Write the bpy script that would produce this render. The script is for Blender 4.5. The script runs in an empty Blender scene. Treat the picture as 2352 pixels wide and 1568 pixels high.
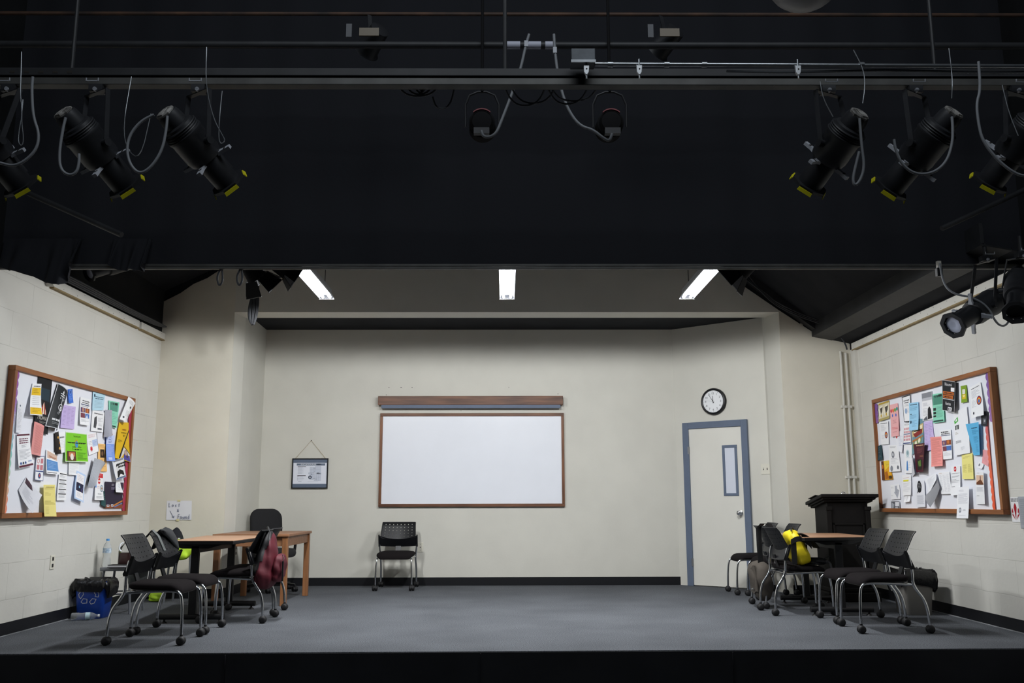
import bpy, bmesh, math, random
from mathutils import Vector, Matrix
random.seed(7)
SC = bpy.context.scene
COL = SC.collection
V = Vector
PI = math.pi

# ---------------------------------------------------------------- camera
F_PX, EYE = 2090.67, 1.06507
_p, _y, _r = math.atan(371 / F_PX), math.atan(16 / F_PX), 0.0021
fw = V((math.sin(_y) * math.cos(_p), math.cos(_y) * math.cos(_p), math.sin(_p)))
rt = V((math.cos(_y), -math.sin(_y), 0)); up = rt.cross(fw)
rt, up = rt * math.cos(_r) - up * math.sin(_r), up * math.cos(_r) + rt * math.sin(_r)
cam_data = bpy.data.cameras.new('camera'); cam_data.sensor_width = 36; cam_data.lens = 36 * F_PX / 2352
cam_data.clip_end = 200
cam = bpy.data.objects.new('camera', cam_data); COL.objects.link(cam)
cam.matrix_world = Matrix(((rt.x, up.x, -fw.x, 0), (rt.y, up.y, -fw.y, 0), (rt.z, up.z, -fw.z, EYE), (0, 0, 0, 1)))
SC.camera = cam

# ---------------------------------------------------------------- light, exposure
SC.view_settings.view_transform = 'Standard'; SC.view_settings.look = 'None'
SC.view_settings.gamma = 1; SC.view_settings.exposure = 0.0; SC.view_settings.use_curve_mapping = False
SC.cycles.use_denoising = True; SC.cycles.max_bounces = 10; SC.cycles.diffuse_bounces = 6
SC.cycles.sample_clamp_indirect = 6
TUBE_POWER = 14.0
LAMP_POWER = 44.0
HOUSE_POWER = 135.0
wd = bpy.data.worlds.new('world'); SC.world = wd; wd.use_nodes = True
wd.node_tree.nodes['Background'].inputs[0].default_value = (0.55, 0.72, 1.0, 1)
wd.node_tree.nodes['Background'].inputs[1].default_value = 0.010
hl = bpy.data.lights.new('auditorium_light', 'AREA'); hl.shape = 'RECTANGLE'; hl.size = 5; hl.size_y = 1.2
hl.energy = HOUSE_POWER; hl.color = (0.86, 0.93, 1.0)
ho = bpy.data.objects.new('auditorium_light', hl); COL.objects.link(ho)
ho.location = (0.3, 2.2, 6.5); ho.rotation_euler = (math.radians(46), 0, 0)

# ---------------------------------------------------------------- helpers
def lin(c):
    if isinstance(c, str):
        c = tuple(int(c[i:i + len(c) // 3] * (2 if len(c) == 3 else 1), 16) / 255 for i in range(0, len(c), len(c) // 3))
    return tuple(((x / 12.92) if x <= 0.04045 else ((x + 0.055) / 1.055) ** 2.4) for x in c) + (1,)

MATS = {}
def mat(name, col, rough=0.6, metal=0.0, spec=0.5, trans=0.0, emit=0.0, var=0.0, vscale=8.0, bump=0.0, bscale=60.0, stretch=(1, 1, 1), ior=1.45, alpha=1.0, col2=None):
    if name in MATS: return MATS[name]
    m = bpy.data.materials.new(name); m.use_nodes = True
    nt = m.node_tree; b = nt.nodes['Principled BSDF']; L = nt.links.new
    c = lin(col)
    b.inputs['Base Color'].default_value = c
    b.inputs['Roughness'].default_value = rough; b.inputs['Metallic'].default_value = metal
    b.inputs['Specular IOR Level'].default_value = spec; b.inputs['Transmission Weight'].default_value = trans
    b.inputs['IOR'].default_value = ior; b.inputs['Alpha'].default_value = alpha
    if emit:
        b.inputs['Emission Color'].default_value = c; b.inputs['Emission Strength'].default_value = emit
    if var or bump or col2:
        tc = nt.nodes.new('ShaderNodeTexCoord'); mp = nt.nodes.new('ShaderNodeMapping')
        mp.inputs['Scale'].default_value = stretch; L(tc.outputs['Object'], mp.inputs['Vector'])
    if var or col2:
        n = nt.nodes.new('ShaderNodeTexNoise'); n.inputs['Scale'].default_value = vscale; n.inputs['Detail'].default_value = 6
        L(mp.outputs['Vector'], n.inputs['Vector'])
        r = nt.nodes.new('ShaderNodeValToRGB'); L(n.outputs['Fac'], r.inputs['Fac'])
        r.color_ramp.elements[0].position = 0.32; r.color_ramp.elements[1].position = 0.68
        if col2: lo, hi = lin(col2), c
        else: lo, hi = tuple(x * (1 - var) for x in c[:3]) + (1,), tuple(min(1, x * (1 + var)) for x in c[:3]) + (1,)
        r.color_ramp.elements[0].color = lo; r.color_ramp.elements[1].color = hi
        L(r.outputs['Color'], b.inputs['Base Color'])
    if bump:
        n2 = nt.nodes.new('ShaderNodeTexNoise'); n2.inputs['Scale'].default_value = bscale; n2.inputs['Detail'].default_value = 4
        L(mp.outputs['Vector'], n2.inputs['Vector'])
        bp = nt.nodes.new('ShaderNodeBump'); bp.inputs['Strength'].default_value = bump; bp.inputs['Distance'].default_value = 0.01
        L(n2.outputs['Fac'], bp.inputs['Height']); L(bp.outputs['Normal'], b.inputs['Normal'])
    MATS[name] = m
    return m

def paint_col(h): return mat('print_' + h, h, rough=0.55, spec=0.3)

def block_wall_mat(name, col):
    """painted concrete block: thin scratchy joints every course, little pits"""
    m = mat(name, col, rough=0.62, var=0.045, vscale=1.6, bump=0.12, bscale=22)
    nt = m.node_tree; L = nt.links.new; b = nt.nodes['Principled BSDF']
    tc = nt.nodes.new('ShaderNodeTexCoord'); sp = nt.nodes.new('ShaderNodeSeparateXYZ'); cb = nt.nodes.new('ShaderNodeCombineXYZ')
    L(tc.outputs['Object'], sp.inputs[0]); L(sp.outputs['Y'], cb.inputs['X']); L(sp.outputs['Z'], cb.inputs['Y'])
    # joints wander slightly
    nz = nt.nodes.new('ShaderNodeTexNoise'); nz.inputs['Scale'].default_value = 3.0
    L(tc.outputs['Object'], nz.inputs['Vector'])
    ms = nt.nodes.new('ShaderNodeVectorMath'); ms.operation = 'MULTIPLY_ADD'; ms.inputs[1].default_value = (0.02, 0.02, 0)
    L(nz.outputs['Color'], ms.inputs[0]); L(cb.outputs[0], ms.inputs[2])
    br = nt.nodes.new('ShaderNodeTexBrick'); br.inputs['Scale'].default_value = 1.0
    br.inputs['Brick Width'].default_value = 0.60; br.inputs['Row Height'].default_value = 0.296
    br.inputs['Mortar Size'].default_value = 0.0035; br.inputs['Mortar Smooth'].default_value = 0.6
    L(ms.outputs[0], br.inputs['Vector'])
    n3 = nt.nodes.new('ShaderNodeTexNoise'); n3.inputs['Scale'].default_value = 2.2; L(tc.outputs['Object'], n3.inputs['Vector'])
    rp = nt.nodes.new('ShaderNodeValToRGB'); rp.color_ramp.elements[0].position = 0.42; rp.color_ramp.elements[1].position = 0.62
    L(n3.outputs['Fac'], rp.inputs['Fac'])
    mu = nt.nodes.new('ShaderNodeMath'); mu.operation = 'MULTIPLY'; L(br.outputs['Fac'], mu.inputs[0]); L(rp.outputs['Color'], mu.inputs[1])
    m2 = nt.nodes.new('ShaderNodeMath'); m2.operation = 'MULTIPLY'; m2.inputs[1].default_value = 0.30; L(mu.outputs[0], m2.inputs[0])
    src = b.inputs['Base Color'].links[0].from_socket
    mx = nt.nodes.new('ShaderNodeMix'); mx.data_type = 'RGBA'; mx.inputs[7].default_value = lin('6f6a5e')
    L(m2.outputs[0], mx.inputs[0]); L(src, mx.inputs[6]); L(mx.outputs[2], b.inputs['Base Color'])
    bp0 = b.inputs['Normal'].links[0].from_node
    bp = nt.nodes.new('ShaderNodeBump'); bp.invert = True; bp.inputs['Strength'].default_value = 0.35; bp.inputs['Distance'].default_value = 0.003
    L(br.outputs['Fac'], bp.inputs['Height']); L(bp0.outputs['Normal'], bp.inputs['Normal']); L(bp.outputs['Normal'], b.inputs['Normal'])
    return m

def carpet_mat():
    m = mat('carpet_fibre', '5c626b', rough=0.95, spec=0.1, bump=0.35, bscale=260)
    nt = m.node_tree; L = nt.links.new; b = nt.nodes['Principled BSDF']
    tc = nt.nodes.new('ShaderNodeTexCoord')
    a = nt.nodes.new('ShaderNodeTexNoise'); a.inputs['Scale'].default_value = 120; a.inputs['Detail'].default_value = 3; L(tc.outputs['Object'], a.inputs['Vector'])
    c = nt.nodes.new('ShaderNodeTexNoise'); c.inputs['Scale'].default_value = 1.3; c.inputs['Detail'].default_value = 5; L(tc.outputs['Object'], c.inputs['Vector'])
    r = nt.nodes.new('ShaderNodeValToRGB'); L(a.outputs['Fac'], r.inputs['Fac'])
    r.color_ramp.elements[0].position = 0.36; r.color_ramp.elements[0].color = lin('45474b')
    r.color_ramp.elements[1].position = 0.66; r.color_ramp.elements[1].color = lin('6c6f74')
    r2 = nt.nodes.new('ShaderNodeValToRGB'); L(c.outputs['Fac'], r2.inputs['Fac'])
    r2.color_ramp.elements[0].position = 0.3; r2.color_ramp.elements[0].color = (0.8, 0.8, 0.8, 1)
    r2.color_ramp.elements[1].position = 0.7; r2.color_ramp.elements[1].color = (1.08, 1.08, 1.08, 1)
    mx = nt.nodes.new('ShaderNodeMix'); mx.data_type = 'RGBA'; mx.blend_type = 'MULTIPLY'; mx.inputs[0].default_value = 1
    L(r.outputs['Color'], mx.inputs[6]); L(r2.outputs['Color'], mx.inputs[7]); L(mx.outputs[2], b.inputs['Base Color'])
    return m

def wood_mat(name, c1, c2, rough=0.45, axis=0, scale=6.0):
    st = [14, 14, 14]; st[axis] = 1.2
    return mat(name, c1, rough=rough, col2=c2, vscale=scale / 3, stretch=tuple(st), bump=0.06, bscale=20)

class MB:
    """collects shapes of one mesh"""
    def __init__(s, m=None, off=(0, 0, 0)):
        s.v, s.f, s.mi, s.mats, s.m, s.off = [], [], [], [], m, V(off)
    def idx(s, m):
        m = m or s.m
        if m not in s.mats: s.mats.append(m)
        return s.mats.index(m)
    def add(s, vs, fs, m=None):
        k = len(s.v); i = s.idx(m)
        s.v += [V(p) for p in vs]; s.f += [tuple(k + j for j in f) for f in fs]; s.mi += [i] * len(fs)
        return s
    def box(s, a, b, m=None, M=None):
        x0, y0, z0 = a; x1, y1, z1 = b
        vs = [V(p) for p in ((x0, y0, z0), (x1, y0, z0), (x1, y1, z0), (x0, y1, z0), (x0, y0, z1), (x1, y0, z1), (x1, y1, z1), (x0, y1, z1))]
        if M: vs = [M @ p for p in vs]
        return s.add(vs, [(0, 3, 2, 1), (4, 5, 6, 7), (0, 1, 5, 4), (1, 2, 6, 5), (2, 3, 7, 6), (3, 0, 4, 7)], m)
    def bar(s, p, q, w, h, m=None, hint=(0, 0, 1)):
        """rectangular bar from p to q"""
        p, q = V(p), V(q); d = (q - p).normalized(); sd = d.cross(V(hint))
        if sd.length < 1e-4: sd = d.cross(V((1, 0, 0)))
        sd.normalize(); u = sd.cross(d)
        M = Matrix.Translation(p) @ Matrix((sd, d, u)).transposed().to_4x4()
        return s.box((-w / 2, 0, -h / 2), (w / 2, (q - p).length, h / 2), m, M)
    def prism(s, poly, d, m=None):
        """flat polygon (3D points) pushed by vector d"""
        n = len(poly); d = V(d); vs = [V(p) for p in poly] + [V(p) + d for p in poly]
        fs = [tuple(range(n))[::-1], tuple(range(n, 2 * n))] + [(i, (i + 1) % n, n + (i + 1) % n, n + i) for i in range(n)]
        return s.add(vs, fs, m)
    def tube(s, path, r, m=None, seg=10, smooth=0, cap=True):
        P = [V(p) for p in path]; R = list(r) if hasattr(r, '__len__') else [r] * len(P)
        for _ in range(smooth):
            Q, S = [P[0]], [R[0]]
            for i in range(len(P) - 1):
                Q += [P[i].lerp(P[i + 1], .25), P[i].lerp(P[i + 1], .75)]; S += [R[i] * .75 + R[i + 1] * .25, R[i] * .25 + R[i + 1] * .75]
            P, R = Q + [P[-1]], S + [R[-1]]
        vs, fs, n = [], [], len(P)
        u = None
        for i in range(n):
            t = (P[min(i + 1, n - 1)] - P[max(i - 1, 0)])
            t = t.normalized() if t.length > 1e-9 else V((0, 0, 1))
            if u is None:
                u = t.orthogonal().normalized()
            else:
                u = u - t * u.dot(t)
                u = u.normalized() if u.length > 1e-6 else t.orthogonal().normalized()
            w = t.cross(u)
            vs += [P[i] + (u * math.cos(2 * PI * k / seg) + w * math.sin(2 * PI * k / seg)) * R[i] for k in range(seg)]
        for i in range(n - 1):
            for k in range(seg):
                a, b = i * seg + k, i * seg + (k + 1) % seg
                fs.append((a, b, b + seg, a + seg))
        if cap: fs += [tuple(range(seg))[::-1], tuple(range((n - 1) * seg, n * seg))]
        return s.add(vs, fs, m)
    def lathe(s, prof, o=(0, 0, 0), d=(0, 0, 1), m=None, seg=20):
        """profile [(along, radius)] turned about axis d at o"""
        o, d = V(o), V(d).normalized(); u = d.orthogonal().normalized(); w = d.cross(u)
        vs, fs = [], []
        for a, r in prof:
            vs += [o + d * a + (u * math.cos(2 * PI * k / seg) + w * math.sin(2 * PI * k / seg)) * max(r, 1e-4) for k in range(seg)]
        n = len(prof)
        for i in range(n - 1):
            for k in range(seg):
                a, b = i * seg + k, i * seg + (k + 1) % seg
                fs.append((a, b, b + seg, a + seg))
        fs += [tuple(range(seg))[::-1], tuple(range((n - 1) * seg, n * seg))]
        return s.add(vs, fs, m)
    def cyl(s, p, q, r, m=None, seg=16):
        p, q = V(p), V(q)
        return s.lathe([(0, r), ((q - p).length, r)], p, q - p, m, seg)
    def ball(s, c, r, m=None, seg=16, rings=10, fn=None):
        c = V(c); r = r if hasattr(r, '__len__') else (r, r, r)
        vs, fs = [], []
        for i in range(rings + 1):
            th = PI * i / rings
            for k in range(seg):
                ph = 2 * PI * k / seg
                p = V((math.sin(th) * math.cos(ph), math.sin(th) * math.sin(ph), math.cos(th)))
                if fn: p = fn(p)
                vs.append(c + V((p.x * r[0], p.y * r[1], p.z * r[2])))
        for i in range(rings):
            for k in range(seg):
                a, b = i * seg + k, i * seg + (k + 1) % seg
                fs.append((a, a + seg, b + seg, b))
        return s.add(vs, fs, m)
    def grid(s, fn, nu, nv, m=None, flip=False):
        vs = [fn(i / nu, j / nv) for j in range(nv + 1) for i in range(nu + 1)]; fs = []
        for j in range(nv):
            for i in range(nu):
                a = j * (nu + 1) + i; q = (a, a + 1, a + nu + 2, a + nu + 1)
                fs.append(q[::-1] if flip else q)
        return s.add(vs, fs, m)
    def slab(s, fn, nu, nv, th, m=None):
        """curved sheet with thickness: fn(u,v)->point, th vector or normal distance"""
        d = V(th)
        top = [V(fn(i / nu, j / nv)) for j in range(nv + 1) for i in range(nu + 1)]
        k = len(top); vs = top + [p + d for p in top]; fs = []
        W = nu + 1
        for j in range(nv):
            for i in range(nu):
                a = j * W + i
                fs += [(a, a + 1, a + W + 1, a + W), (k + a + W, k + a + W + 1, k + a + 1, k + a)]
        rim = [i for i in range(W)] + [j * W + nu for j in range(1, nv + 1)] + [nv * W + i for i in range(nu - 1, -1, -1)] + [j * W for j in range(nv - 1, 0, -1)]
        for a, b in zip(rim, rim[1:] + rim[:1]): fs.append((b, a, k + a, k + b))
        return s.add(vs, fs, m)
    def rings(s, rr, m=None, cap=True):
        """loft closed loops of equal length"""
        n = len(rr[0]); vs = [p for r in rr for p in r]; fs = []
        for i in range(len(rr) - 1):
            for k in range(n):
                a, b = i * n + k, i * n + (k + 1) % n
                fs.append((a, b, b + n, a + n))
        if cap: fs += [tuple(range(n))[::-1], tuple(range((len(rr) - 1) * n, len(rr) * n))]
        return s.add(vs, fs, m)

def rrect(w, d, r, z=0, n=5, cx=0, cy=0):
    """rounded rectangle loop in the xy plane"""
    out = []
    for sx, sy, a0 in ((1, 1, 0), (-1, 1, 90), (-1, -1, 180), (1, -1, 270)):
        for k in range(n + 1):
            a = math.radians(a0 + 90 * k / n)
            out.append(V((cx + sx * (w / 2 - r) + r * math.cos(a), cy + sy * (d / 2 - r) + r * math.sin(a), z)))
    return out

def build(name, mb, parent=None, base=None, smooth=35, bevel=0, label=None):
    me = bpy.data.meshes.new(name)
    o = V(base) if base is not None else mb.off
    me.from_pydata([tuple(p - o) for p in mb.v], [], mb.f)
    for m in mb.mats: me.materials.append(m)
    for i, p in enumerate(me.polygons): p.material_index = mb.mi[i]
    bm = bmesh.new(); bm.from_mesh(me); bmesh.ops.recalc_face_normals(bm, faces=bm.faces); bm.to_mesh(me); bm.free()
    if smooth:
        me.shade_smooth(); me.set_sharp_from_angle(angle=math.radians(smooth))
    ob = bpy.data.objects.new(name, me); COL.objects.link(ob)
    if parent: ob.parent = parent
    elif base is not None: ob.location = o
    if bevel:
        bv = ob.modifiers.new('bevel', 'BEVEL'); bv.width = bevel; bv.segments = 2; bv.limit_method = 'ANGLE'; bv.angle_limit = math.radians(50)
        bv.harden_normals = False
    if label: ob['label'] = label
    return ob

def tag(o, label, cat, group=None):
    o['label'] = label; o['category'] = cat
    if group: o['group'] = group
    return o
def thing(name, label, cat, loc=(0, 0, 0), rz=0.0, group=None):
    o = bpy.data.objects.new(name, None); COL.objects.link(o); o.empty_display_size = 0.1
    o.location = loc; o.rotation_euler = (0, 0, rz)
    return tag(o, label, cat, group)
def struct(name, mb, parent=None, smooth=0, bevel=0):
    o = build(name, mb, parent, smooth=smooth, bevel=bevel)
    if not parent: o['kind'] = 'structure'
    return o
def copy_tree(o, parent=None):
    c = o.copy(); COL.objects.link(c)
    if parent: c.parent = parent
    for ch in list(o.children): copy_tree(ch, c)
    return c

TEXTS = {}
def text_mesh(s):
    """filled outline of a string, cap height about 1, centred on x"""
    if s not in TEXTS:
        cu = bpy.data.curves.new('t', 'FONT'); cu.body = s; cu.size = 1.0; cu.resolution_u = 3
        ob = bpy.data.objects.new('t', cu); me = bpy.data.meshes.new_from_object(ob)
        vs = [(v.co.x, v.co.y) for v in me.vertices]; fs = [tuple(p.vertices) for p in me.polygons]
        bpy.data.objects.remove(ob); bpy.data.curves.remove(cu); bpy.data.meshes.remove(me)
        x0, x1 = min(v[0] for v in vs), max(v[0] for v in vs)
        TEXTS[s] = ([((x - (x0 + x1) / 2) / .7, y / .7) for x, y in vs], fs, (x1 - x0) / .7)
    return TEXTS[s]
def put_text(mb, s, fn, h, m, maxw=None):
    """fn(x,y)->3D point; x,y in metres about the text centre/baseline"""
    vs, fs, w = text_mesh(s); sx = h
    if maxw and w * h > maxw: sx = maxw / w
    mb.add([fn(x * sx, y * h) for x, y in vs], fs, m)
# ---------------------------------------------------------------- materials
M_WALL = mat('wall_paint', 'd3d1c7', rough=0.6, var=0.03, vscale=2.5, bump=0.06, bscale=40)
M_WING = mat('wall_paint_warm', 'd6d1c2', rough=0.6, var=0.035, vscale=2.5, bump=0.08, bscale=30)
M_BLOCK = block_wall_mat('painted_block', 'd0cec6')
M_BLACK = mat('black_paint', '232529', rough=0.85, spec=0.2, var=0.2, vscale=3, bump=0.1, bscale=18)
M_BLACKBLK = mat('black_painted_block', '1d1e1f', rough=0.8, spec=0.25, var=0.3, vscale=2, bump=0.1, bscale=18)
M_STEEL_BLK = mat('black_steel', '2a2b2d', rough=0.55, spec=0.4, var=0.2, vscale=6)
M_STEEL_GRY = mat('grey_strut', '4c4c4a', rough=0.55, metal=0.3, var=0.25, vscale=5)
M_CLOTH_BLK = mat('black_cloth', '28292d', rough=0.95, spec=0.1, bump=0.2, bscale=30)
M_RUBBER = mat('black_rubber', '15161a', rough=0.5, spec=0.35)
M_TRIMW = mat('trim_board', 'd0cec6', rough=0.6, var=0.04, vscale=4)
M_TRIME = mat('trim_raw_edge', '8c7a55', rough=0.7, var=0.15, vscale=8)
M_CHROME = mat('chrome', 'd2d4d6', rough=0.16, metal=1.0)
M_PLASTIC = mat('black_plastic', '101114', rough=0.40, spec=0.5, bump=0.04, bscale=400)
M_PLASTIC2 = mat('dark_wheel_rubber', '141416', rough=0.6)
M_FABRIC = mat('charcoal_fabric', '1b1819', rough=0.95, spec=0.1, var=0.2, vscale=160, bump=0.2, bscale=300)
M_WHITE = mat('white_board', 'eceff6', rough=0.35, var=0.012, vscale=3)
M_FRAME = wood_mat('walnut_frame', '7b5138', '4e2f1e', axis=0)
M_FRAMEZ = wood_mat('walnut_frame_upright', '8a5a3a', '563623', axis=2)
M_BLUE = mat('slate_blue_paint', '616d81', rough=0.5, spec=0.35, var=0.04, vscale=6)
M_TAPEY = mat('tape', 'd9cf9a', rough=0.5)
M_PLATE = mat('ivory_plate', 'd9d6c8', rough=0.4)
M_DARK = mat('dark_slot', '23201c', rough=0.7)
M_INK = mat('ink', '22242a', rough=0.6)

# ---------------------------------------------------------------- room shell
XL, XR = -4.12, 4.27          # side walls
YWL, YWR = 10.80, 11.05       # wing walls left and right of the alcove
YB = 12.35                    # back wall
AL, AR = -3.27, 3.40          # alcove opening
FRONT = 6.95                  # stage lip
HZL, HZR = 3.345, 3.395       # underside of the header
TOP = 7.2

def quad(name, pts, m, parent=None):
    return struct(name, MB(m).add(pts, [(0, 1, 2, 3)]), parent)

M_CARPET = carpet_mat()
struct('floor', MB(M_CARPET).prism([(-6, 6.86, 0), (6, 7.03, 0), (6, 13, 0), (-6, 13, 0)], (0, 0, -0.25)))
fas = MB(mat('black_fascia', '1d1e21', rough=0.7, spec=0.3, var=0.2, vscale=3))
fas.prism([(-6, 6.85, -0.006), (6, 7.02, -0.006), (6, 7.028, -0.006), (-6, 6.858, -0.006)], (0, 0, -0.9))
for x in (-2.02, -0.18, 1.66): fas.box((x - .002, 6.895 + .014 * x, -.9), (x + .002, 6.91 + .014 * x, -.01), M_RUBBER)
struct('trim_1', fas)
struct('floor_hall', MB(mat('hall_floor', '2a2b2d', rough=0.8, var=0.2)).prism([(-9, -6, -0.62), (9, -6, -0.62), (9, 7.2, -0.62), (-9, 7.2, -0.62)], (0, 0, -0.1)))
stp = MB(mat('step_carpet', '55595f', rough=0.95, var=0.2, vscale=40))
stp.box((3.3, 6.25, -0.62), (4.27, 6.98, -0.245)); struct('trim_2', stp, bevel=0.01)

ZLW, ZRW = 3.02, 2.92
struct('wall_left', MB(M_BLOCK).prism([(XL, 5.0, 0), (XL, YWL + .3, 0), (XL, YWL + .3, ZLW), (XL, 5.0, ZLW)], (-.2, 0, 0)))
struct('wall_left_upper', MB(M_BLACKBLK).prism([(XL, 5.0, ZLW), (XL, YWL + .3, ZLW), (XL, YWL + .3, TOP), (XL, 5.0, TOP)], (-.2, 0, 0)))
struct('wall_right', MB(M_BLOCK).prism([(XR, 5.0, 0), (XR, YWR + .3, 0), (XR, YWR + .3, ZRW), (XR, 5.0, ZRW)], (.2, 0, 0)))
struct('wall_right_upper', MB(M_BLACKBLK).prism([(XR, 5.0, ZRW), (XR, YWR + .3, ZRW), (XR, YWR + .3, TOP), (XR, 5.0, TOP)], (.2, 0, 0)))
wb = MB(M_WALL).prism([(-3.6, YB, 0), (2.33, YB, 0), (2.33, YB, 3.43), (-3.6, YB, 3.43)], (0, .15, 0))
for x, z, w in ((-1.585, 2.62, .012), (-1.42, 2.62, .02), (-1.27, 2.62, .014), (-1.62, 2.52, .01), (.72, 2.53, .01), (.05, 2.62, .008), (-.6, 2.3, .006)): wb.box((x - w / 2, YB - .001, z - .004), (x + w / 2, YB, z + .004), M_DARK)
struct('wall_back', wb)

def front_wall(x0, x1, z0, z1, m, name):
    """slab in the slightly skewed plane of the wings; profile given by the four corners"""
    pass
def yw(x): return YWL + (YWR - YWL) * (x - AL) / (AR - AL)
# left wing: jagged paint line climbs to the right
lw = [(XL, yw(XL), 0), (AL, yw(AL), 0), (AL, yw(AL), 3.99), (-3.5, yw(-3.5), 3.85), (-3.62, yw(-3.62), 3.765), (-3.78, yw(-3.78), 3.69), (-3.93, yw(-3.93), 3.575), (XL, yw(XL), 3.47)]
struct('wall_wing_left', MB(M_WING).prism(lw, (0, .25, 0)))
rw = [(AR, yw(AR), 0), (XR, yw(XR), 0), (XR, yw(XR), 3.0), (3.88, yw(3.88), 3.10), (AR, yw(AR), 3.42)]
struct('wall_wing_right', MB(M_WING).prism(rw, (0, .25, 0)))
hd = [(AL, yw(AL), HZL), (AR, yw(AR), HZR), (AR, yw(AR), 3.42), (2.3, yw(2.3), 4.2), (-3.0, yw(-3.0), 4.2), (AL, yw(AL), 3.99)]
struct('wall_header', MB(M_WALL).prism(hd, (0, .35, 0)))
# black painted continuation over the wings
struct('wall_wing_left_upper', MB(M_BLACK).prism([(p[0], p[1] + .01, p[2]) for p in (lw[7], lw[6], lw[5], lw[4], lw[3], lw[2])] + [(AL, yw(AL) + .01, TOP), (XL, yw(XL) + .01, TOP)], (0, .2, 0)))
struct('wall_wing_right_upper', MB(M_BLACK).prism([(2.3, yw(2.3) + .01, 4.2), (AR, yw(AR) + .01, 3.42), (3.88, yw(3.88) + .01, 3.1), (XR, yw(XR) + .01, 3.0), (XR, yw(XR) + .01, TOP), (2.3, yw(2.3) + .01, TOP)], (0, .2, 0)))
# alcove sides
struct('wall_alcove_left', MB(M_WALL).prism([(AL, yw(AL) + .02, 0), (-3.235, 11.15, 0), (-3.25, 11.16, 0), (-3.29, 12.45, 0), (-3.6, 12.45, 0), (-3.6, yw(AL) + .02, 0)], (0, 0, 3.45)))
SP0, SP1 = V((2.30, 12.35, 0)), V((3.33, 11.52, 0))       # splayed wall with the door
sd = (SP1 - SP0).normalized(); sn = V((sd.y, -sd.x, 0))     # sn points into the room
if sn.y > 0: sn = -sn
struct('wall_alcove_right', MB(M_WALL).prism([SP0 - sd * .02, SP1, SP1 - sn * .15, SP0 - sn * .15 - sd * .02], (0, 0, 3.47)))
struct('wall_jamb_right', MB(M_WALL).prism([(AR, yw(AR) + .02, 0), (3.315, 11.42, 0), (3.325, 11.56, 0), (3.7, 11.56, 0), (3.7, yw(AR) + .02, 0)], (0, 0, 3.42)))
struct('ceiling_alcove', MB(M_BLACK).prism([(-3.7, 11.25, 3.422), (3.8, 11.25, 3.422), (3.8, 12.6, 3.422), (-3.7, 12.6, 3.422)], (0, 0, .05)))
# black ceiling: flat deck, slopes at the sides
struct('ceiling', MB(M_BLACK).prism([(-7, -8, TOP), (7, -8, TOP), (7, 13, TOP), (-7, 13, TOP)], (0, 0, .1)))
sl = MB(M_BLACK)
sl.prism([(XL - .1, 7.3, 3.55), (-2.6, 7.3, 4.35), (-2.6, 11.2, 4.35), (XL - .1, 11.2, 3.55)], (0, 0, .08))
struct('ceiling_slope_left', sl)
struct('ceiling_slope_right', MB(M_BLACK).prism([(3.86, 7.3, 3.2), (2.2, 7.3, 4.5), (2.2, 11.3, 4.5), (3.86, 11.3, 3.2)], (0, 0, .08)))
# steel along the right wing and the right wall
stl = MB(M_STEEL_BLK)
stl.bar((2.55, yw(2.55) - .07, 4.12), (3.86, yw(3.86) - .07, 3.13), .14, .02, hint=(0, 0, 1))
stl.bar((2.55, yw(2.55) - .13, 4.2), (3.86, yw(3.86) - .13, 3.21), .02, .16)
struct('trim_3', stl)
sf = MB(M_STEEL_BLK)
sf.prism([(3.8, 7.0, 3.10), (3.83, 7.0, 3.10), (3.83, yw(3.8), 3.10), (3.8, yw(3.8), 3.10)], (0, 0, .17))
sf.prism([(3.8, 7.0, 3.085), (4.05, 7.0, 3.04), (4.05, yw(4), 3.04), (3.8, yw(3.8), 3.085)], (0, 0, .015))
sf.prism([(4.05, 7.0, 3.045), (XR, 7.0, ZRW + .08), (XR, yw(4), ZRW + .08), (4.05, yw(4), 3.045)], (0, 0, .02), M_BLACK)
struct('trim_4', sf)

# raw edged boards capping the side walls
tl = MB(M_TRIMW)
for y0, y1 in ((8.05, 10.0), (10.06, 10.78)):
    tl.box((XL, y0, 3.0), (XL + .04, y1, 3.075)); tl.box((XL, y0, 2.985), (XL + .041, y1, 3.0), M_TRIME)
    y = y0 + .06
    while y < y1 - .03:
        tl.box((XL + .04, y, 3.055), (XL + .0405, y + .008, 3.062), M_DARK); tl.box((XL + .04, y + .12, 3.015), (XL + .0405, y + .128, 3.022), M_DARK); y += .27
tl.cyl((XL, 8.0, 3.03), (XL + .07, 8.0, 3.03), .04, seg=20)
struct('trim_5', tl)
tr = MB(M_TRIMW)
tr.box((XR - .04, 6.6, 2.90), (XR, YWR - .12, 2.975)); tr.box((XR - .041, 6.6, 2.885), (XR, YWR - .12, 2.90), M_TRIME)
y = 6.8
while y < YWR - .2:
    tr.box((XR - .0405, y, 2.957), (XR - .04, y + .008, 2.964), M_DARK); tr.box((XR - .0405, y + .13, 2.915), (XR - .04, y + .138, 2.922), M_DARK); y += .28
tr.box((XR - .035, YWR - .2, .1), (XR, YWR - .13, 2.90))
struct('trim_6', tr)

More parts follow.
